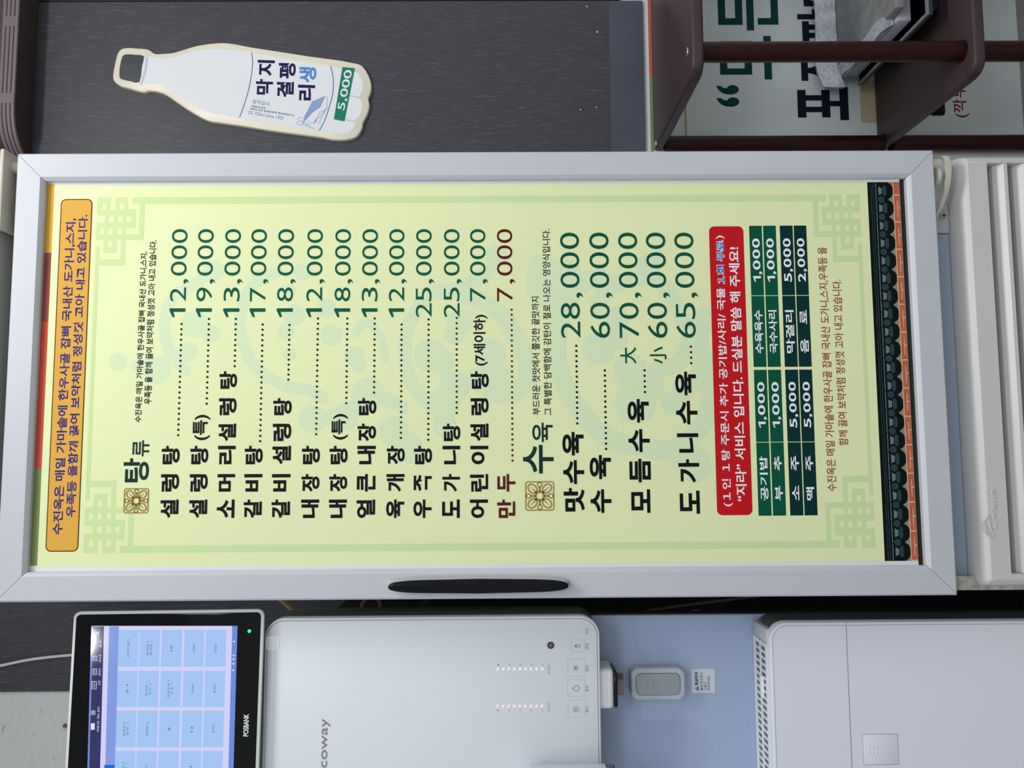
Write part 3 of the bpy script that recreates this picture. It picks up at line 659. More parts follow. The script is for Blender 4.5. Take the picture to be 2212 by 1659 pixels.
fb.textq('생', quad_at(1603, 302, 62, 68, math.radians(2)), ink_mat('sky_ink', (86, 146, 214)), bold=0.03)
sm = ink_mat('small_blue_ink', (120, 150, 206)); sk = ink_mat('small_dark_ink', (92, 96, 108))
def along(s_, x0, y0, x1, y1, h, m_, bold=0.0):        # lettering that runs down the bottle
    d = Vector((x1-x0, y1-y0)).normalized(); nn = Vector((d.y, -d.x))*h
    fb.textq(s_, [zB(Vector((x0, y0))), zB(Vector((x1, y1))), zB(Vector((x1, y1))+nn), zB(Vector((x0, y0))+nn)], m_, bold=bold)
along('쌀막걸리', 1160, 528, 1294, 552, 34, sm); along('지평양조장은', 1150, 558, 1268, 576, 16, sk, 0.01)
along('대한민국의 등록문화재 제594호입니다', 1143, 580, 1497, 634, 17, sk, 0.01); along('5% 750ml since 1925', 1128, 612, 1408, 660, 26, sm)
hs = MB()
for q in ([(1510, 690), (1560, 700), (1620, 720), (1660, 730)], [(1575, 640), (1640, 515), (1740, 472), (1760, 480), (1755, 570), (1650, 690)], [(1640, 515), (1630, 570), (1570, 660)], [(1740, 472), (1700, 560), (1640, 600), (1560, 690)],
          [(1650, 690), (1700, 600), (1755, 570)], [(1660, 660), (1690, 690), (1740, 590)], [(1520, 660), (1540, 640), (1580, 650), (1560, 690), (1610, 700), (1600, 670), (1640, 690)], [(1515, 680), (1550, 665), (1590, 690), (1630, 710)]):
    fb.stroke([zB(p) for p in q], 1.2, hs, 0.0004)
fb.poly([zB(p) for p in [(1640, 515), (1738, 474), (1700, 560), (1640, 600), (1570, 672), (1580, 630)]], None, None, 0.0003, hs)
hs.build('house_sketch', ink_mat('sketch_blue', (150, 172, 216)), bs, False)
fp = MB(); strip_q = [zB(p) for p in [(1880, 240), (1978, 250), (1895, 672), (1812, 655)]]
q3 = [fb.ab(*p) for p in strip_q]
fp.loops([[(a_, YF-0.0010, b_) for a_, b_ in q3], [(a_, YF-0.0003, b_) for a_, b_ in q3]]).build('price_sticker', ink_mat('sticker_green', (40, 132, 106)), bs, False)
fb.textq('5,000', [zB(p) for p in [(1895, 588), (1960, 268), (1898, 262), (1838, 578)]], wht, ref='0', bold=0.012, up=0.0014)

# ================================================================== ribbed brown unit at the top of the panel
zu = P(77, 160, YP).z; yu = PZ(36, 130, zu).y; ux0 = P(60, 352, YP).x; ux1 = ux0+0.75; dep = YP-yu
wu = thing('wall_unit', 'dark brown plastic housing with ribbed front mounted high on the dark wood panel', 'housing', ((ux0+ux1)/2, YP, zu))
def plan(k):                                            # plan outline, rounded left and right front corners
    r = dep*1.0; out = []
    for i in range(9): t = math.radians(180+90*i/8); out.append((ux0+k+r*1.6+r*1.6*math.cos(t), YP-0.0005-dep+k+r+(r)*math.sin(t)))
    for i in range(9): t = math.radians(270+90*i/8); out.append((ux1-k-r*1.6+r*1.6*math.cos(t), YP-0.0005-dep+k+r+(r)*math.sin(t)))
    return [(x, min(y, YP-0.0004)) for x, y in out]
ubm = mat('brown_plastic', (66, 54, 52), 0.5); rib_m = mat('mauve_brown_plastic', (126, 110, 116), 0.45)
lv = lambda k, z: [(x, y, z) for x, y in plan(k)]
MB().loops([lv(0.012, zu), lv(0.004, zu+0.001), lv(0.003, zu+0.004), lv(0.003, zu+0.28)]).build('housing_body', ubm, wu)
rp = 0.0088
for i in range(4):
    z0 = zu+0.001+i*rp; MB().loops([lv(0.001, z0), lv(0.0, z0+0.001), lv(0.0, z0+rp-0.0022), lv(0.001, z0+rp-0.0014)]).build('rib', rib_m, wu)
for y_ in (212, 46):
    c = P(36, y_, yu); MB().box(c.x-0.011, c.x+0.011, yu-0.0008, yu+0.004, zu+0.0012, zu+4*rp-0.002).build('rib_bridge', rib_m, wu, False)

# ================================================================== second poster, below the panel
YQ = YW-0.0016
p2 = thing('takeout_poster', 'pale wall poster with dark green and navy lettering behind the brown shelf', 'poster', P(1800, 120, YQ))
f2 = Face(YQ, p2)
qx0 = P(1600, 420, YQ).x; qx1 = qx0+0.62; qz1 = P(1393, 180, YQ).z; qz0 = P(2330, 180, YQ).z
MB().box(qx0, qx1, YQ, YW-0.0004, qz0, qz1).build('sheet', mat('pale_poster_film', (218, 226, 226), 0.35), p2, False)
xs_ = P(1405, 165, YQ).x; za, zb = P(1402.5, 165, YQ).z, P(1409, 165, YQ).z
f2.polyab([(qx0, zb), (xs_, zb), (xs_, za), (qx0, za)], 'colour_stripe', mat('stripe_green2', (132, 144, 104), 0.4), 0.0003)
f2.polyab([(xs_, zb), (qx1, zb), (qx1, za), (xs_, za)], 'colour_stripe', mat('stripe_red2', (208, 98, 72), 0.4), 0.0003)
zc = P(1481, 260, YQ).z; f2.polyab([(qx0+0.03, zc-0.0026), (qx1, zc-0.0026), (qx1, zc+0.0026), (qx0+0.03, zc+0.0026)], 'border_line', mat('olive_line', (176, 170, 110), 0.4), 0.0003)
dg = ink_mat('dark_green_letters', (14, 66, 66)); nl = ink_mat('navy_letters', (26, 28, 44)); rl = ink_mat('red_letters', (150, 44, 40))
f2.text('“', 1548, 1597, 231, 184, dg, bold=0.02); f2.text('모', 1556, 1668, 172, 78, dg, bold=0.02); f2.text('든', 1552, 1682, 66, -34, dg, bold=0.02)
for ch, yl, yr in (('포', 260, 188), ('장', 178, 104), ('판', 92, 20), ('매', 14, -58)): f2.text(ch, 1724, 1834, yl, yr, nl, bold=0.03)
f2.text('(깍두기)', 2060, 2094, 254, 140, rl, bold=0.008)
f2.rect(2008, 2042, 250, 214, 'lettering', nl, 0.0004, 0.008)
tg_ = [f2.ab(1860, 265), f2.ab(1890, 174)]
MB().box(tg_[0][0], tg_[1][0], YQ-0.0006, YQ-0.0001, tg_[1][1], tg_[0][1]).build('masking_tape', mat('masking_tape', (196, 184, 148), 0.6), p2, False)

# ================================================================== brown shelf unit
z1t = P(1408, 150, YQ-0.001).z; z2t = P(1886, 150, YQ-0.001).z
yf = (PZ(1497, 60, z1t).y+PZ(2095, 40, z2t).y)/2; yb = YQ-0.002
sxl = PZ(1500, 150, z1t).x; sxr = sxl+0.46
sh = thing('shelf_unit', 'dark brown two-board shelf unit with round posts standing against the wall', 'shelf', ((sxl+sxr)/2, (yf+yb)/2, 0))
print('shelf depth', yb-yf, 'left', sxl, 'z', z1t, z2t)
TH = 0.021
def board(zt__):
    mb = MB()
    def ring_(k, z):
        r = 0.030; out = []
        for cx, cy, a0 in ((sxr-r, yf+r, 270), (sxr-0.004, yb-0.004, 0), (sxl+0.004, yb-0.004, 90), (sxl+r, yf+r, 180)):
            rr = r if cy < yb-0.01 else 0.004
            for i in range(7): t = math.radians(a0+90*i/6); out.append((cx+(rr-k)*math.cos(t), cy+(rr-k)*math.sin(t), z))
        return out
    return mb.loops([ring_(0.004, zt__-TH), ring_(0.0, zt__-TH+0.004), ring_(0.0, zt__-0.005), ring_(0.0015, zt__-0.0015), ring_(0.0039, zt__)])
for z_ in (z1t, z2t): board(z_).build('shelf_board', shelf_m, sh)
pfx = PZ(1484, 113, z1t); pbx = PZ(1411.5, 310, z1t)
pr_ = 0.0178; bpx = P(1700, 311, min(pbx.y, yb-0.022)).x
for x_, y_ in ((pfx.x, pfx.y), (bpx, min(pbx.y, yb-0.022)), (sxr-(pfx.x-sxl), pfx.y), (sxr-(pfx.x-sxl), min(pbx.y, yb-0.022))):
    for zt__, zb__ in ((z1t-TH, z2t), (z2t-TH, 0.0)):
        if zt__-zb__ > 0.01:
            MB().cyl((x_, y_, zb__+0.0), (x_, y_, zt__), pr_, 28).build('post', post_m, sh)
            MB().cyl((x_, y_, zb__), (x_, y_, zb__+0.004), pr_+0.0022, 28).build('post_collar', post_m, sh)
    MB().loops([[(x_+0.0085*k*math.cos(t), y_+0.0085*k*math.sin(t), z1t+h) for t in [2*math.pi*i/18 for i in range(18)]] for k, h in ((1, 0), (0.9, 0.0016), (0.5, 0.0024))]).build('screw_cap', steel, sh)
# ---- things on the lower board
yk = yb-0.03
xa = P(1785, 182, yk).x
tr = thing('plastic_tray', 'dark plastic tray with sloping sides on the lower brown shelf board', 'tray', (xa+0.16, (yf+yb)/2, z2t))
zr = P(1856, 178, yk).z; trx = P(1856, 184, yk).x; yfr = yf+0.05
def tr_ring(k, z): return [(trx+k, yfr+k, z), (trx+0.30-k, yfr+k, z), (trx+0.30-k, yk-k*0.3, z), (trx+k, yk-k*0.3, z)]
MB().loops([tr_ring(0.045, z2t+0.0002), tr_ring(0.004, zr-0.008), tr_ring(0.0, zr-0.008), tr_ring(0.0, zr), tr_ring(0.006, zr), tr_ring(0.008, zr-0.004)]).build('tray_shell', mat('charcoal_plastic', (48, 50, 54), 0.4), tr, False)
MB().loops([tr_ring(-0.001, zr-0.0005), tr_ring(-0.001, zr+0.003), tr_ring(0.005, zr+0.003), tr_ring(0.005, zr-0.0005)], True, True).build('tray_rim', mat('grey_plastic_rim', (120, 128, 134), 0.35), tr, False)
zp1 = P(1826, 170, yk).z; ppx = P(1840, 173, yk).x
pm = MB(); pm.rbox(ppx+0.006, ppx+0.27, yfr+0.05, yk-0.004, zr+0.0032, zp1, 0.003, 2)
tag(pm.build('paper_stack', mat('lilac_white_paper', (176, 174, 190), 0.6), None), 'stack of white papers lying in the dark tray under the plastic-wrapped bundle', 'paper')
nb = thing('wrapped_newspaper', 'grey newspaper bundle wrapped in silvery clear plastic on top of the white papers', 'newspaper', (xa+0.15, (yf+yb)/2, zp1))
zn0 = zp1+0.0003; zn = P(1806, 150, yk).z; nbx = P(1800, 160, yk).x
npm = mat('newsprint', (124, 126, 126), 0.3, 0.5, 0, 0.22, 40, 0.35, 60)
film = mat('silvery_film', (198, 202, 212), 0.22, 0.7, 0.35, 0.15, 90, 0.7, 120)
MB().rbox(nbx, nbx+0.28, yfr+0.02, yk-0.002, zn0, zn, 0.004, 2).build('newspaper', npm, nb)
zf_ = P(1766, 150, yk).z; lx = P(1786, 194, yk).x
fm = MB()
N = 26; top, bot = [], []
for i in range(N):
    t = i/(N-1); x_ = nbx+0.006+t*0.274
    top.append((x_, yk+0.001+0.002*math.sin(t*31), zf_+0.0012*math.sin(t*23))); bot.append((x_, yk-0.010+0.0015*math.sin(t*40), zn+0.0004))
bk = [(p[0], p[1]+0.007, p[2]-0.001) for p in top]; bk2 = [(p[0], yk+0.010, p[2]) for p in bot]
tip = (lx, yk-0.004, (zf_+zn)/2-0.012)
rings = [[top[i], bot[i], bk2[i], bk[i]] for i in range(N)]
rings.insert(0, [(lx+0.006, yk-0.001, zf_-0.012), (lx+0.002, yk-0.008, zn-0.016), (lx+0.004, yk+0.004, zn-0.014), (lx+0.007, yk+0.004, zf_-0.014)])
fm.loops(rings).build('plastic_fold', film, nb, True, 60)
sm_ = MB(); rings = []
for i in range(16):
    t = i/15; y_ = yk-0.004-t*(yk-yfr-0.064); o_ = 0.003*math.sin(t*17)
    rings.append([(nbx+0.008+o_, y_, zn+0.003), (nbx-0.012+o_, y_, zn-0.006), (nbx-0.010, y_, zn0+0.002), (nbx+0.003, y_, zn0+0.002)])
sm_.loops(rings).build('plastic_edge', film, nb, True, 60)

# ================================================================== water purifier
YC = 0.062; RD = 0.072                                 # front face depth, depth of the cup recess
wp = thing('water_purifier', 'white floor-standing water purifier with touch panel and blue-grey cup recess', 'water purifier', (-0.33, 0.25, 0))
qr = P(900, 1333, YC).x; ql = qr-0.40; cz1 = P(571, 1380, YC).z; cz0 = P(1297.5, 1500, YC).z
cr = 0.028
ins = 0.0034; gw = 0.0007                              # a real groove runs between rim and panel
def pring(k, y): return [(x, y, z) for x, z in rrect(ql+k, qr-k, cz0+k, cz1-k, cr-k, 8)]
MB().loops([pring(0, YC+0.012), pring(0, YC+0.0025), pring(0.0008, YC+0.0008), pring(0.0025, YC), pring(ins, YC), pring(ins, YC+0.006)]).build('panel_rim', pw2, wp)
mb = MB(); rslab(mb, ql+ins+gw, qr-ins-gw, cz0+ins+gw, cz1-ins-gw, cr-ins-gw, YC-0.0006, YC+0.0058, 0.0004); fp_ = mb.build('front_panel', pw, wp)
mb = MB(); rslab(mb, ql+0.002, qr-0.0015, cz0+0.001, cz1-0.001, cr, YC+0.012, YC+RD, 0.0005); mb.build('upper_housing', side_m, wp)
for i in range(5):
    c = P(1128+i*24.5, 1329, YC+0.03); MB().box(qr-0.0016, qr-0.0008, YC+0.030, YC+0.034, c.z-0.006, c.z+0.006).build('side_vent', side_m, wp, False)
# recess back with rounded side edge
rz1 = cz0+0.02; lz1 = P(1662, 1385, YC).z
rx = P(1450, 1327, YC+RD).x
MB().rbox(ql+0.004, rx, YC+RD, YC+RD+0.02, lz1-0.03, cz0+0.03, 0.004, 3).build('recess_back', recess_m, wp)
MB().box(rx-0.0005, rx+0.0012, YC+RD+0.001, YC+RD+0.02, 0.1, cz1-0.04).build('side_trim', rubber, wp, False)
MB().rbox(ql+0.03, qr-0.05, YC+RD+0.02, 0.46, 0.02, cz1-0.03, 0.01, 2).build('rear_housing', mat('charcoal_rear', (34, 34, 36), 0.5), wp)
# lower cabinet
lr = P(1900, 1343, YC).x
def lring(k, y): return [(x, y, z) for x, z in rrect(ql+k, lr-k, 0.03+k, lz1-k, max(0.026-k, 0.002), 8)]
sm1 = P(1829, 1380, YC).z
def lslab(z0, z1, rt_top, name):
    def outl(k):
        pts = []; r = 0.026-k
        if rt_top:
            for cx, a0 in ((lr-0.026, 0), (ql+0.026, 90)):
                for i in range(9): t = math.radians(a0+90*i/8); pts.append((cx+r*math.cos(t), z1-0.026+r*math.sin(t)))
            pts += [(ql+k, z0+k*0.2), (lr-k, z0+k*0.2)]
        else: pts = [(lr-k, z1-k*0.2), (ql+k, z1-k*0.2), (ql+k, z0+k), (lr-k, z0+k)]
        return pts
    mb = MB(); ring_ = lambda k, y: [(x, y, z) for x, z in outl(k)]
    rings_ = [ring_(0.0, YC+0.014), ring_(0.0, YC+0.001), ring_(0.0008, YC-0.0004), ring_(0.0022, YC-0.001), ring_(0.0040, YC-0.001), ring_(0.0040, YC+0.003), ring_(0.0046, YC+0.003), ring_(0.0046, YC-0.001)]
    if not rt_top:                                     # opening for the release button
        hole = [(kr+0.0007, ka.z+0.0007), (ka.x-0.0007, ka.z+0.0007), (ka.x-0.0007, kb.z-0.0007), (kr+0.0007, kb.z-0.0007)]
        rings_ += [[(x, YC-0.001, z) for x, z in hole], [(x, YC+0.005, z) for x, z in hole]]
    mb.loops(rings_).build(name, mat('white_lower_panel', (226, 230, 242), 0.36), wp)
ka, kb = P(1866, 1651, YC), P(1941, 1651, YC); kr = P(1900, 1586, YC).x
lslab(sm1+0.0005, lz1, True, 'upper_front_panel'); lslab(0.03, sm1-0.0003, False, 'lower_front_panel')
def hring(k, y): return [(x, y, z) for x, z in rrect(ql+0.002+k, lr-0.0015-k, 0.03, lz1-0.001-k, 0.028, 8)]
MB().loops([hring(0, YC+0.014), hring(0, YC+RD-0.004)], False, False).build('lower_side', side_m, wp)
MB().box(ql+0.01, lr-0.01, YC+0.02, YC+RD-0.004, 0.03, lz1-0.030).build('lower_core', side_m, wp, False)
# drip grille on top of the lower cabinet
gx1_ = PZ(1645, 1384, lz1).x; gzt = lz1+0.0005; gm2 = MB()
pitch_x = 0.0094; gy0, gy1 = YC+0.012, YC+RD-0.001
for y0_, y1_ in ((gy0, gy0+0.007), (gy0+0.027, gy0+0.032), (gy1-0.009, gy1)): MB().box(ql+0.003, gx1_, y0_, y1_, gzt-0.004, gzt).build('grille_rail', pw2, wp, False)
MB().box(gx1_-0.006, gx1_, gy0+0.0071, gy1-0.0091, gzt-0.004, gzt-0.0001).build('grille_bar', pw2, wp, False)
bar = None; x_ = gx1_-0.006-0.0060; xb0 = x_
while x_ > ql+0.006:
    if bar is None: bar = MB().box(x_-0.0034, x_, gy0+0.0071, gy1-0.0091, gzt-0.004, gzt-0.0002).build('grille_bar', pw2, wp, False)
    else: o = bar.copy(); COL.objects.link(o); o.location.x = x_-xb0
    x_ -= pitch_x
MB().box(ql+0.006, gx1_-0.002, gy0, gy1, gzt-0.012, gzt-0.010).build('drip_tray', mat('tray_grey', (176, 184, 180), 0.5), wp, False)
MB().rbox(gx1_+0.0004, lr-0.012, gy0, gy1, lz1-0.012, lz1+0.0005, 0.002, 2).build('grille_end', white_plastic, wp)
fl_ = PZ(1648, 1482, lz1); MB().rbox(fl_.x-0.016, fl_.x+0.016, fl_.y-0.006, fl_.y+0.006, gzt-0.002, gzt+0.003, 0.0025, 2).build('float_tab', pw2, wp)
# faucet
ya = YC+0.026; fx0, fx1 = P(1310, 1524, ya).x, P(1310, 1438, ya).x; fz = P(1323, 1480, ya).z
MB().rbox(fx0, fx1, YC+0.008, YC+0.058, fz, cz0+0.006, 0.007, 4).build('faucet_body', pw2, wp)
MB().rbox(fx0+0.002, fx1-0.004, YC+0.010, YC+0.056, fz-0.0055, fz+0.0005, 0.0025, 3).build('faucet_ring', mat('black_chrome', (40, 38, 40), 0.12, 0.8, 0.8), wp)
nx = P(1340, 1481, ya).x; nz = P(1347, 1481, ya).z
MB().cyl((nx, YC+0.034, fz-0.004), (nx, YC+0.034, nz), 0.0152, 28).build('nozzle', mat('smoked_nozzle', (116, 112, 106), 0.2, 0.5, 0.3), wp)
# lever
yl_ = YC+0.052; lx0, lx1 = P(1420, 1513, yl_).x, P(1420, 1443, yl_).x; lz0_, lz1_ = P(1480.5, 1478, yl_).z, P(1363, 1478, yl_).z
kx0, kx1, kz0, kz1 = P(1420, 1501, yl_).x, P(1420, 1455, yl_).x, P(1469, 1478, yl_).z, P(1374.5, 1478, yl_).z
def vring(k, y): return [(x, y, z) for x, z in rrect(lx0+k, lx1-k, lz0_+k, lz1_-k, 0.012-k, 8)]
def kring(y, g=0.0007): return [(x, y, z) for x, z in rrect(kx0-g, kx1+g, kz0-g, kz1+g, 0.0075+g, 8)]
MB().loops([vring(0, YC+RD), vring(0, yl_+0.003), vring(0.0009, yl_+0.0009), vring(0.003, yl_), kring(yl_), kring(yl_+0.005)]).build('cup_lever', mat('lever_grey', (188, 196, 210), 0.4), wp)
mb = MB(); rslab(mb, kx0, kx1, kz0, kz1, 0.0075, yl_-0.0008, yl_+0.0048, 0.0006); lp = mb.build('lever_pad', mat('pad_grey', (158, 167, 176), 0.4), wp)
dm = None
for cx in (1398.6, 1410.5, 1422.2, 1433.7, 1442.4):
    for cy in (1471, 1478.2, 1485.7):
        c = P(cx, cy, yl_)
        if dm is None:
            dm = MB().loops([[(c.x+0.0011*k*math.cos(t), yl_-0.0006-h, c.z+0.0011*k*math.sin(t)) for t in [2*math.pi*i/10 for i in range(10)]] for k, h in ((1, 0), (0.8, 0.0007), (0.3, 0.001))]).build('grip_bump', mat('pad_grey', (158, 167, 176)), lp); c0 = c
        else:
            o = dm.copy(); COL.objects.link(o); o.location = (c.x-c0.x, 0, c.z-c0.z)
# stickers
yr_ = YC+RD; fs_ = Face(yr_-0.0006, wp)
sa0, sb1 = fs_.ab(1494.5, 1497); _, sb0 = fs_.ab(1545, 1497); sa1, _ = fs_.ab(1520, 1445)
MB().loops([[(a_, yr_-0.0006, b_) for a_, b_ in rrect(sa0, sa1, sb0, sb1, 0.002)], [(a_, yr_+0.001, b_) for a_, b_ in rrect(sa0, sa1, sb0, sb1, 0.002)]]).build('warning_sticker', mat('sticker_white', (214, 221, 232), 0.4), wp, False)
sk2 = mat('sticker_ink', (62, 72, 92), 0.4); mb = MB()
fs_.poly([(1509, 1492), (1509, 1483), (1501, 1487.5)], None, None, 0.0004, mb)
fs_.text('화상주의', 1501, 1508.5, 1480.5, 1452, mb=mb, bold=0.03); fs_.text('물이 뜨거우니', 1513, 1519, 1491, 1453, mb=mb); fs_.text('사용시', 1521, 1526.5, 1491.5, 1473.5, mb=mb); fs_.text('주의하세요.', 1528.5, 1534, 1491.5, 1460, mb=mb)
mb.build('lettering', sk2, wp, False)
mb = MB(); fs_.text('!', 1502.8, 1508, 1488.1, 1487, mb=mb, bold=0.02, up=0.0008); mb.build('lettering', mat('sticker_white', (214, 221, 232)), wp, False)
yq_ = YC-0.0008; fq = Face(yq_, wp)
qa0, qb1 = fq.ab(573, 1404); _, qb0 = fq.ab(603, 1404); qa1, _ = fq.ab(588, 1374)
MB().loops([[(a_, yq_-0.0002, b_) for a_, b_ in rrect(qa0, qa1, qb0, qb1, 0.004)], [(a_, YC, b_) for a_, b_ in rrect(qa0, qa1, qb0, qb1, 0.004)]]).build('blank_sticker', mat('sticker_bright', (250, 251, 252), 0.35), wp, False)
# brand, indicator lights, touch symbols
fq.text('coway', 694, 706, 1658, 1552.5, mat('brand_grey', (128, 132, 142), 0.35), ref='o', bold=-0.004, name='brand_lettering')
sym = mat('symbol_grey', (132, 140, 150), 0.45); fine = mat('symbol_pale', (196, 202, 210), 0.45)
bl_m = mat('blue_indicator', (206, 226, 255), 0.4, emit=1.05); rd_m = mat('pink_indicator', (255, 214, 218), 0.4, emit=0.95)
def lamp_dot(x, y, m_, r=2.9):
    c = P(x, y, YC); MB().cyl((c.x, YC-0.0011, c.z), (c.x, YC-0.0004, c.z), r*0.00068, 14).build('indicator_light', m_, wp)
for i in range(9): lamp_dot(1075.5+i*12.0, 1444.5, bl_m); lamp_dot(1075.2+i*12.0, 1525.2, rd_m)
def part(fn, name, m_): mb = MB(); fn(mb); return mb.build(name, m_, wp, False)
for i in range(5):
    for x_, y_ in ((1075.8, 1435.3), (1075.2, 1534.3)): part(lambda mb: fq.blob(x_+i*24, y_, 1.1 if i else 1.5, mb, 0.0004), 'scale_mark', sym)
for s_, xt, xb, yl, yr in (('냉수온도', 1183.5, 1187.5, 1455, 1436), ('온수온도', 1183.5, 1187.5, 1536, 1517.5), ('수위', 1264.5, 1271, 1369.5, 1358.5), ('연속', 1264.5, 1271, 1402.5, 1389.5), ('냉수', 1264.5, 1271, 1450.5, 1436.5), ('정수', 1264.5, 1271, 1494, 1480.5), ('온수', 1264.5, 1271, 1538.5, 1525)):
    fq.text(s_, xt, xb, yl, yr, sym)
def star(mb):
    for t in (0, 60, 120):
        t = math.radians(t); fq.stroke([(1243.4+7*math.cos(t), 1442.8+7*math.sin(t)), (1243.4-7*math.cos(t), 1442.8-7*math.sin(t))], 1.0, mb, 0.0004)
part(star, 'cold_symbol', sym)
part(lambda mb: fq.stroke([(1236.3, 1486.7)]+[(1245.3+6*math.cos(math.radians(a_)), 1486.7+5.6*math.sin(math.radians(a_))) for a_ in range(-125, 126, 25)]+[(1236.3, 1486.7)], 1.0, mb, 0.0004), 'drop_symbol', sym)
part(lambda mb: fq.stroke([(1240.8, 1395.6)]+[(1250+3.6*math.cos(math.radians(a_)), 1395.6+3.2*math.sin(math.radians(a_))) for a_ in range(-125, 126, 25)]+[(1241, 1395.6)]+[(1243.4+2.2*math.cos(math.radians(a_)), 1395.6+2*math.sin(math.radians(a_))) for a_ in range(180, 541, 40)], 0.9, mb, 0.0004), 'flow_symbol', sym)
def waves(mb):
    for k in (0, 4.4, 8.8): fq.stroke([(1238+i*1.25, 1527.5+k+1.2*math.sin(i*0.9)) for i in range(11)], 1.0, mb, 0.0004)
part(waves, 'hot_symbol', sym)
for x0, x1, yl, yr in ((1234, 1262, 1408, 1381), (1226, 1263, 1461, 1424), (1226, 1263, 1505, 1468), (1227, 1264, 1550, 1512)):
    a0, b1 = fq.ab(x0, yl); _, b0 = fq.ab(x1, yl); a1, _ = fq.ab(x0, yr); lo = rrect(a0, a1, b0, b1, 0.0025, 4); lo.append(lo[0])
    part(lambda mb: fq.stroke(lo, 0.5, mb, 0.0004, False, True), 'touch_key', fine)
for i in range(3): part(lambda mb: fq.blob(1241.5+i*7.5, 1364, 1.7, mb, 0.0004), 'level_mark', mat('mark_pale', (232, 236, 240), 0.4))
c = P(1189.5, 1393.5, YC)
MB().cyl((c.x, YC-0.0012, c.z), (c.x, YC+0.001, c.z), 0.0050, 20).build('sensor_window', mat('sensor_dark', (60, 68, 72), 0.15), wp)
MB().cyl((c.x, YC-0.0015, c.z), (c.x, YC-0.0010, c.z), 0.0022, 14).build('sensor_lens', mat('sensor_lens', (120, 128, 128), 0.1, 0.6, 0.5), wp)
# release button on the lower panel
bt = MB().rbox(ka.x, kr, YC-0.0014, YC+0.0048, kb.z, ka.z, 0.0004, 2).build('release_button', mat('white_lower_panel', (226, 230, 242)), wp)
dm = None
for cx in (1876, 1884, 1892):
    for cy in (1611.3, 1624.3):
        c = P(cx, cy, YC)
        if dm is None:
            c0 = c; dm = MB().loops([[(c.x+0.0014*k*math.cos(t), YC-0.0013-h, c.z+0.0014*k*math.sin(t)) for t in [2*math.pi*i/10 for i in range(10)]] for k, h in ((1, 0), (0.8, 0.0008), (0.3, 0.0012))]).build('grip_bump', mat('white_lower_panel', (226, 230, 242)), bt)
        else: o = dm.copy(); COL.objects.link(o); o.location = (c.x-c0.x, 0, c.z-c0.z)

# ---- cup dispenser on the purifier front
ycd = YC-0.075
cdx = P(1225, 1652.5, YC-0.042).x-0.0015; cd1, cd0 = P(1141, 1655, YC-0.042).z, P(1308, 1655, YC-0.042).z
cd = thing('cup_dispenser', 'pale grey paper cup dispenser fixed to the front of the white water purifier', 'cup dispenser', (cdx-0.04, YC-0.04, cd0-0.02))
mb = MB(); mb.loops([[(cdx-0.04+0.04*math.cos(t)*k, YC-0.042+0.0395*math.sin(t)*k, z) for t in [2*math.pi*i/40 for i in range(40)]] for k, z in ((0.8, cd1), (0.97, cd1-0.003), (1, cd1-0.008), (1, cd0))]); mb.build('dispenser_tube', mat('pale_grey_tube', (200, 206, 220), 0.25), cd)
def ring_c(k, z): return [(cdx-0.04+0.04*math.cos(t)*k, YC-0.042+0.0395*math.sin(t)*k, z) for t in [2*math.pi*i/40 for i in range(40)]]
MB().loops([ring_c(0.99, cd0), ring_c(0.97, cd0-0.010)]).build('dispenser_mouth', mat('smoke_brown', (108, 104, 108), 0.35), cd)
MB().loops([ring_c(0.97, cd0-0.010), ring_c(0.95, cd0-0.013)]).build('mouth_ring', mat('dark_navy_ring', (44, 48, 66), 0.3), cd)
MB().loops([ring_c(0.93, cd0-0.013), ring_c(0.74, cd0-0.026)]).build('paper_cup_end', mat('cup_white', (230, 234, 238), 0.5), cd)

# ================================================================== till monitor on top of the purifier
YS = 0.048
ti = thing('till_monitor', 'black-fronted touchscreen till with white rim standing on the white water purifier', 'monitor', (-0.19, 0.12, cz1))
RA = math.radians(0.9)
tr_p = P(160, 1314, YS); br_p = P(570.5, 1316, YS)
PH = tr_p.z-br_p.z
org = Vector((br_p.x, 0, br_p.z))
def TP(a_, b_, y): return (org.x-a_*math.cos(RA)-b_*math.sin(RA)*0.35, y, org.z+b_*math.cos(RA)*1.0+a_*math.sin(RA))   # a from the right edge to the left, b up
PWD = 0.352
def tslab(a0, a1, b0, b1, r, yf_, yb_, c, name, m_):
    mb = MB(); rg = lambda k, y: [TP(-x, z, y) for x, z in rrect(-a1+k, -a0-k, b0+k, b1-k, max(r-k, 0.0002), 6)]
    mb.loops([rg(c, yf_), rg(c*0.3, yf_+c*0.3), rg(0, yf_+c), rg(0, yb_)]); return mb.build(name, m_, ti)
tslab(0, PWD, 0, PH, 0.0095, YS, YS+0.004, 0.0006, 'rim', mat('till_white', (226, 230, 230), 0.35))
rim = 0.0040
tslab(rim, PWD-rim, rim, PH-rim, 0.0062, YS-0.0006, YS+0.004, 0.0003, 'front_glass', mat('till_black_glass', (7, 8, 12), 0.06, 0.22))
MB().rbox(org.x-PWD+0.06, org.x-0.05, YS+0.004, YS+0.075, org.z+0.05, org.z+PH-0.05, 0.012, 3).build('rear_case', mat('till_grey', (190, 192, 192), 0.45), ti)
MB().rbox(org.x-PWD/2-0.035, org.x-PWD/2+0.035, YS+0.060, YS+0.085, cz1+0.004, org.z+0.12, 0.006, 2).build('stand_neck', mat('till_grey', (190, 192, 192)), ti)
MB().rbox(org.x-PWD+0.08, org.x-0.08, YS+0.024, YS+0.17, cz1+0.0003, cz1+0.012, 0.005, 2).build('stand_base', mat('till_grey', (190, 192, 192)), ti)
class Tilt(Face): pass
ft = Tilt(YS-0.0008, ti)
S00, S01, S10, S11 = Vector((197.6, 1351.8)), Vector((513.0, 1354.0)), Vector((189.0, 1659.0)), Vector((504.4, 1659.0))
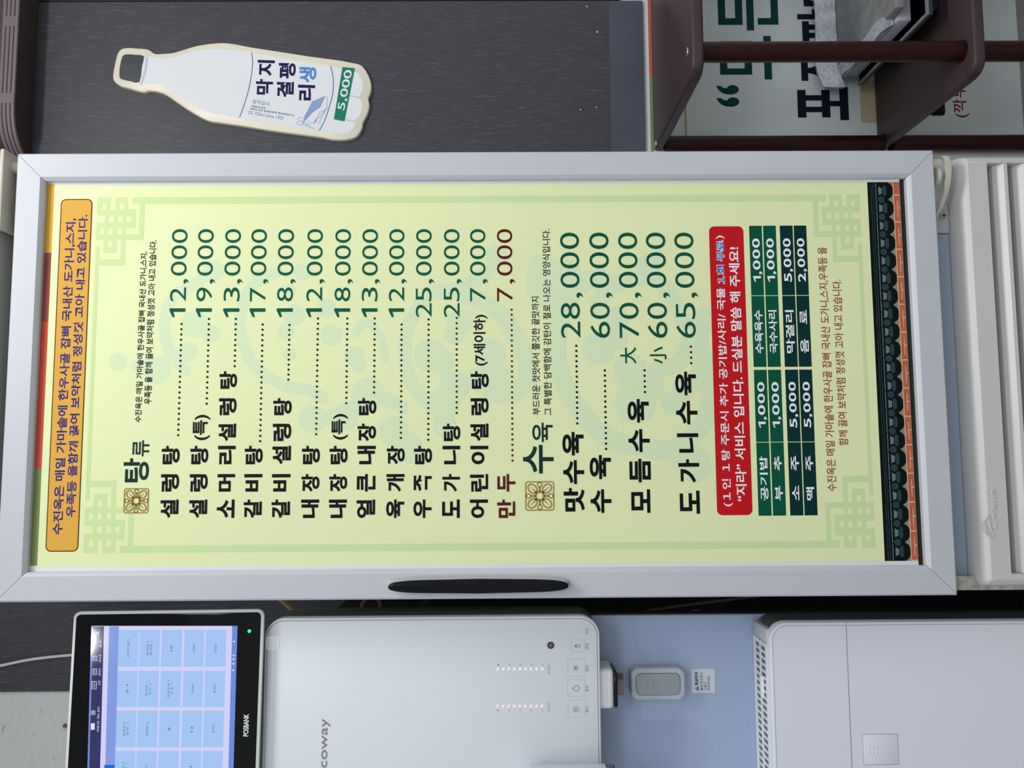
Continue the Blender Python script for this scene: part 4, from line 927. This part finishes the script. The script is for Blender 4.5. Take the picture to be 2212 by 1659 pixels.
def SQ(t, y):                                          # t: down the screen 0..1, y: picture row
    k = (y-1352.0)/307.0; p = (S00*(1-t)+S01*t)*(1-k)+(S10*(1-t)+S11*t)*k
    return (p.x, y+0.0)
TX = lambda x: (x-197.6)/(513.0-197.6)
def srect(x0, x1, yr, yl, name, m_, up=0.0, mb=None):
    return ft.poly([SQ(TX(x1), yl), SQ(TX(x1), yr), SQ(TX(x0), yr), SQ(TX(x0), yl)], name, m_, up, mb)
def stext(s_, x0, x1, yl, yr, mb, bold=0.0, up=0.0006): ft.textq(s_, [SQ(TX(x1), yl), SQ(TX(x1), yr), SQ(TX(x0), yr), SQ(TX(x0), yl)], mb=mb, bold=bold, up=up)
E_ = 0.92
scr_bg = mat('screen_lavender', (212, 212, 250), 0.07, 0.25, emit=E_); cell_m = mat('screen_cell', (166, 200, 246), 0.07, 0.25, emit=E_)
YE = 1764
srect(197.6, 513, 1352, YE, 'screen', scr_bg, 0.0001)
srect(197.6, 225, 1353, YE, 'menu_bar', mat('screen_navy', (54, 54, 104), 0.07, 0.25, emit=E_), 0.0002)
srect(197.6, 201.5, 1352, YE, 'menu_bar_edge', mat('screen_edge', (118, 138, 210), 0.07, 0.25, emit=E_), 0.0003)
srect(236, 257, 1353, YE, 'tab_bar', mat('screen_blue', (132, 158, 226), 0.07, 0.25, emit=E_), 0.0002)
srect(234, 256, 1652, YE, 'active_tab', mat('screen_active', (30, 104, 222), 0.07, 0.25, emit=E_), 0.0003)
srect(502, 513, 1352, YE, 'task_bar', mat('screen_task', (108, 142, 218), 0.07, 0.25, emit=E_), 0.0002)
rowsx = [(257, 301), (302.5, 347), (350, 395), (399, 443), (445.5, 490)]; colsy = [(1361, 1440), (1449, 1527), (1535, 1614), (1622, 1700), (1708, 1760)]
for ya_, yb_ in colsy:
    for x0_, x1_ in rowsx: srect(x0_, x1_-0.6, ya_, yb_, 'screen_tile', cell_m, 0.0002)
txt = {(0, 0): ['소머리국밥 2'], (1, 0): ['2-1'], (2, 0): ['설렁탕 2', '만두 1'], (3, 0): ['설렁탕 2', '만두 1'], (0, 1): ['설렁탕 1', '육개장 1'], (1, 1): ['육개장 1', '만두 2'], (2, 1): ['설렁탕 2'], (3, 1): ['입구2'], (0, 2): ['10'], (1, 2): ['모듬수육 1', '소주 1'], (2, 2): ['8'], (0, 3): ['단체2'], (1, 3): ['단체1'], (2, 3): ['12'], (3, 3): ['11'], (0, 4): ['포장3'], (1, 4): ['포장2'], (2, 4): ['포장1']}
for (ci, ri), ls in txt.items():
    yc = (colsy[ci][0]+colsy[ci][1])/2; xc = sum(rowsx[ri])/2
    for k, s_ in enumerate(ls):
        hw_ = min(20, 3.1*len(s_)); x0_ = xc-2.7+k*7.5-(len(ls)-1)*3.7
        tm = MB(); stext(s_, x0_, x0_+5.0, yc+hw_, yc-hw_, tm); tm.build('screen_text', mat('screen_ink', (70, 92, 140), 0.07, 0.25, emit=0.8), ti, False)
sw_m = mat('screen_white', (232, 236, 250), 0.07, 0.25, emit=E_)
for s_, yl, yr in (('환경', 1398, 1384), ('영수증', 1430, 1413), ('출퇴근', 1459, 1443), ('포장', 1480, 1470), ('메뉴 관리', 1552, 1527), ('테이블 이동', 1580, 1557)): tm = MB(); stext(s_, 216, 221, yl, yr, tm); tm.build('screen_text', sw_m, ti, False)
tm = MB(); stext('X', 208, 216, 1371, 1363, tm, 0.01); tm.build('screen_icon', sw_m, ti, False)
for x0_, x1_, ya_, yb_ in ((204, 212, 1417, 1427), (204, 212, 1445, 1457), (203, 212, 1472, 1488)):
    tm = MB(); q = [SQ(TX(x0_), ya_), SQ(TX(x1_), ya_), SQ(TX(x1_), yb_), SQ(TX(x0_), yb_), SQ(TX(x0_), ya_)]; ft.stroke(q, 1.4, tm, 0.0006, False)
    ft.stroke([SQ(TX((x0_+x1_)/2), ya_+2), SQ(TX((x0_+x1_)/2), yb_-2)], 1.2, tm, 0.0006, False); tm.build('screen_icon', sw_m, ti, False)
tm = MB()
for i in range(4): ft.stroke([SQ(TX(203+i*2.6), 1534), SQ(TX(203+i*2.6), 1544)], 1.0, tm, 0.0006, False)
tm.build('screen_icon', sw_m, ti, False)
srect(203, 211, 1562, 1576, 'screen_icon', sw_m, 0.0006)
for y_ in (1384, 1414, 1422, 1432, 1446): srect(505, 509, y_, y_+3, 'task_icon', sw_m, 0.0006)
c = P(539, 1363, YS); MB().cyl((c.x, YS-0.0012, c.z), (c.x, YS-0.0004, c.z), 0.0024, 14).build('power_light', mat('power_green', (60, 255, 130), 0.07, 0.25, emit=1.6), ti)
ft.text('POSBANK', 525.5, 537.0, 1590.5, 1542, mat('brand_white', (240, 246, 246), 0.4), bold=0.025, name='brand_lettering')

# ================================================================== cables and small things
def cable(name, pts, r, m_, label, cat='cable'):
    o = MB().tube([p for p in smooth_path([Vector(p) for p in pts], 6)], r, 10).build(name, m_, None)
    return tag(o, label, cat)
wc = mat('ivory_cable', (216, 212, 206), 0.45); yc_ = mat('yellow_cable', (196, 168, 92), 0.5)
Yc = YP-0.004
cable('power_cable', [P(-300, 1495, Yc), P(-120, 1462, Yc), P(0, 1438, Yc), P(70, 1424, Yc), P(155, 1415, Yc), P(230, 1412, Yc), P(300, 1420, YS+0.25), P(330, 1440, YS+0.09)], 0.0029, wc, 'thin ivory power cable running down the dark wood panel behind the till')
cable('network_cable', [P(585, 1270, 0.36), P(605, 1291, 0.36), P(622, 1306, 0.36), P(642, 1322, 0.36), P(700, 1345, 0.36), P(740, 1340, 0.36)], 0.0055, yc_, 'straight yellow network cable between the refrigerator and the water purifier')
cable('looped_cable', [P(782, 1335, 0.34), P(781, 1312, 0.34), P(790, 1296, 0.34), P(806, 1290, 0.34), P(819, 1298, 0.34), P(821, 1314, 0.34), P(816, 1335, 0.34)], 0.0036, yc_, 'looped yellow cable behind the edge of the white water purifier')
cable('thin_cable', [P(895, 1330, 0.35), P(908, 1314, 0.35), P(928, 1292, 0.35), P(950, 1270, 0.35)], 0.0022, mat('grey_cable', (92, 92, 94), 0.5), 'thin grey cable in the gap beside the black refrigerator handle')
cable('water_hose', [P(1380, 1324, 0.30), P(1440, 1313, 0.30), P(1540, 1300, 0.30), P(1640, 1288, 0.30)], 0.0026, mat('grey_hose', (110, 106, 104), 0.5), 'grey water hose in the dark gap beside the cup recess')
c0, c1 = P(1512, 1322, YC+RD+0.03), P(1570, 1323, YC+RD+0.03)
tag(MB().cyl((c0.x-0.002, c0.y, c0.z), (c1.x-0.002, c1.y, c1.z), 0.0042, 14).cyl((c0.x-0.002, c0.y, c0.z+0.012), (c0.x-0.002, c0.y, c0.z), 0.005, 14).build('hose_fitting', mat('fitting_white', (214, 218, 216), 0.4), None), 'small white hose fitting at the side of the blue-grey cup recess', 'fitting')
c = P(141, 1567, YW)
ws = MB(); ws.cyl((c.x, YW-0.0002, c.z), (c.x, YW-0.004, c.z), 0.0040, 14, 0.0032)
tag(ws.build('wall_screw', mat('brass_screw', (120, 112, 96), 0.3, 0.5, 0.9), None), 'small metal screw in the grey stone wall beside the till', 'screw')
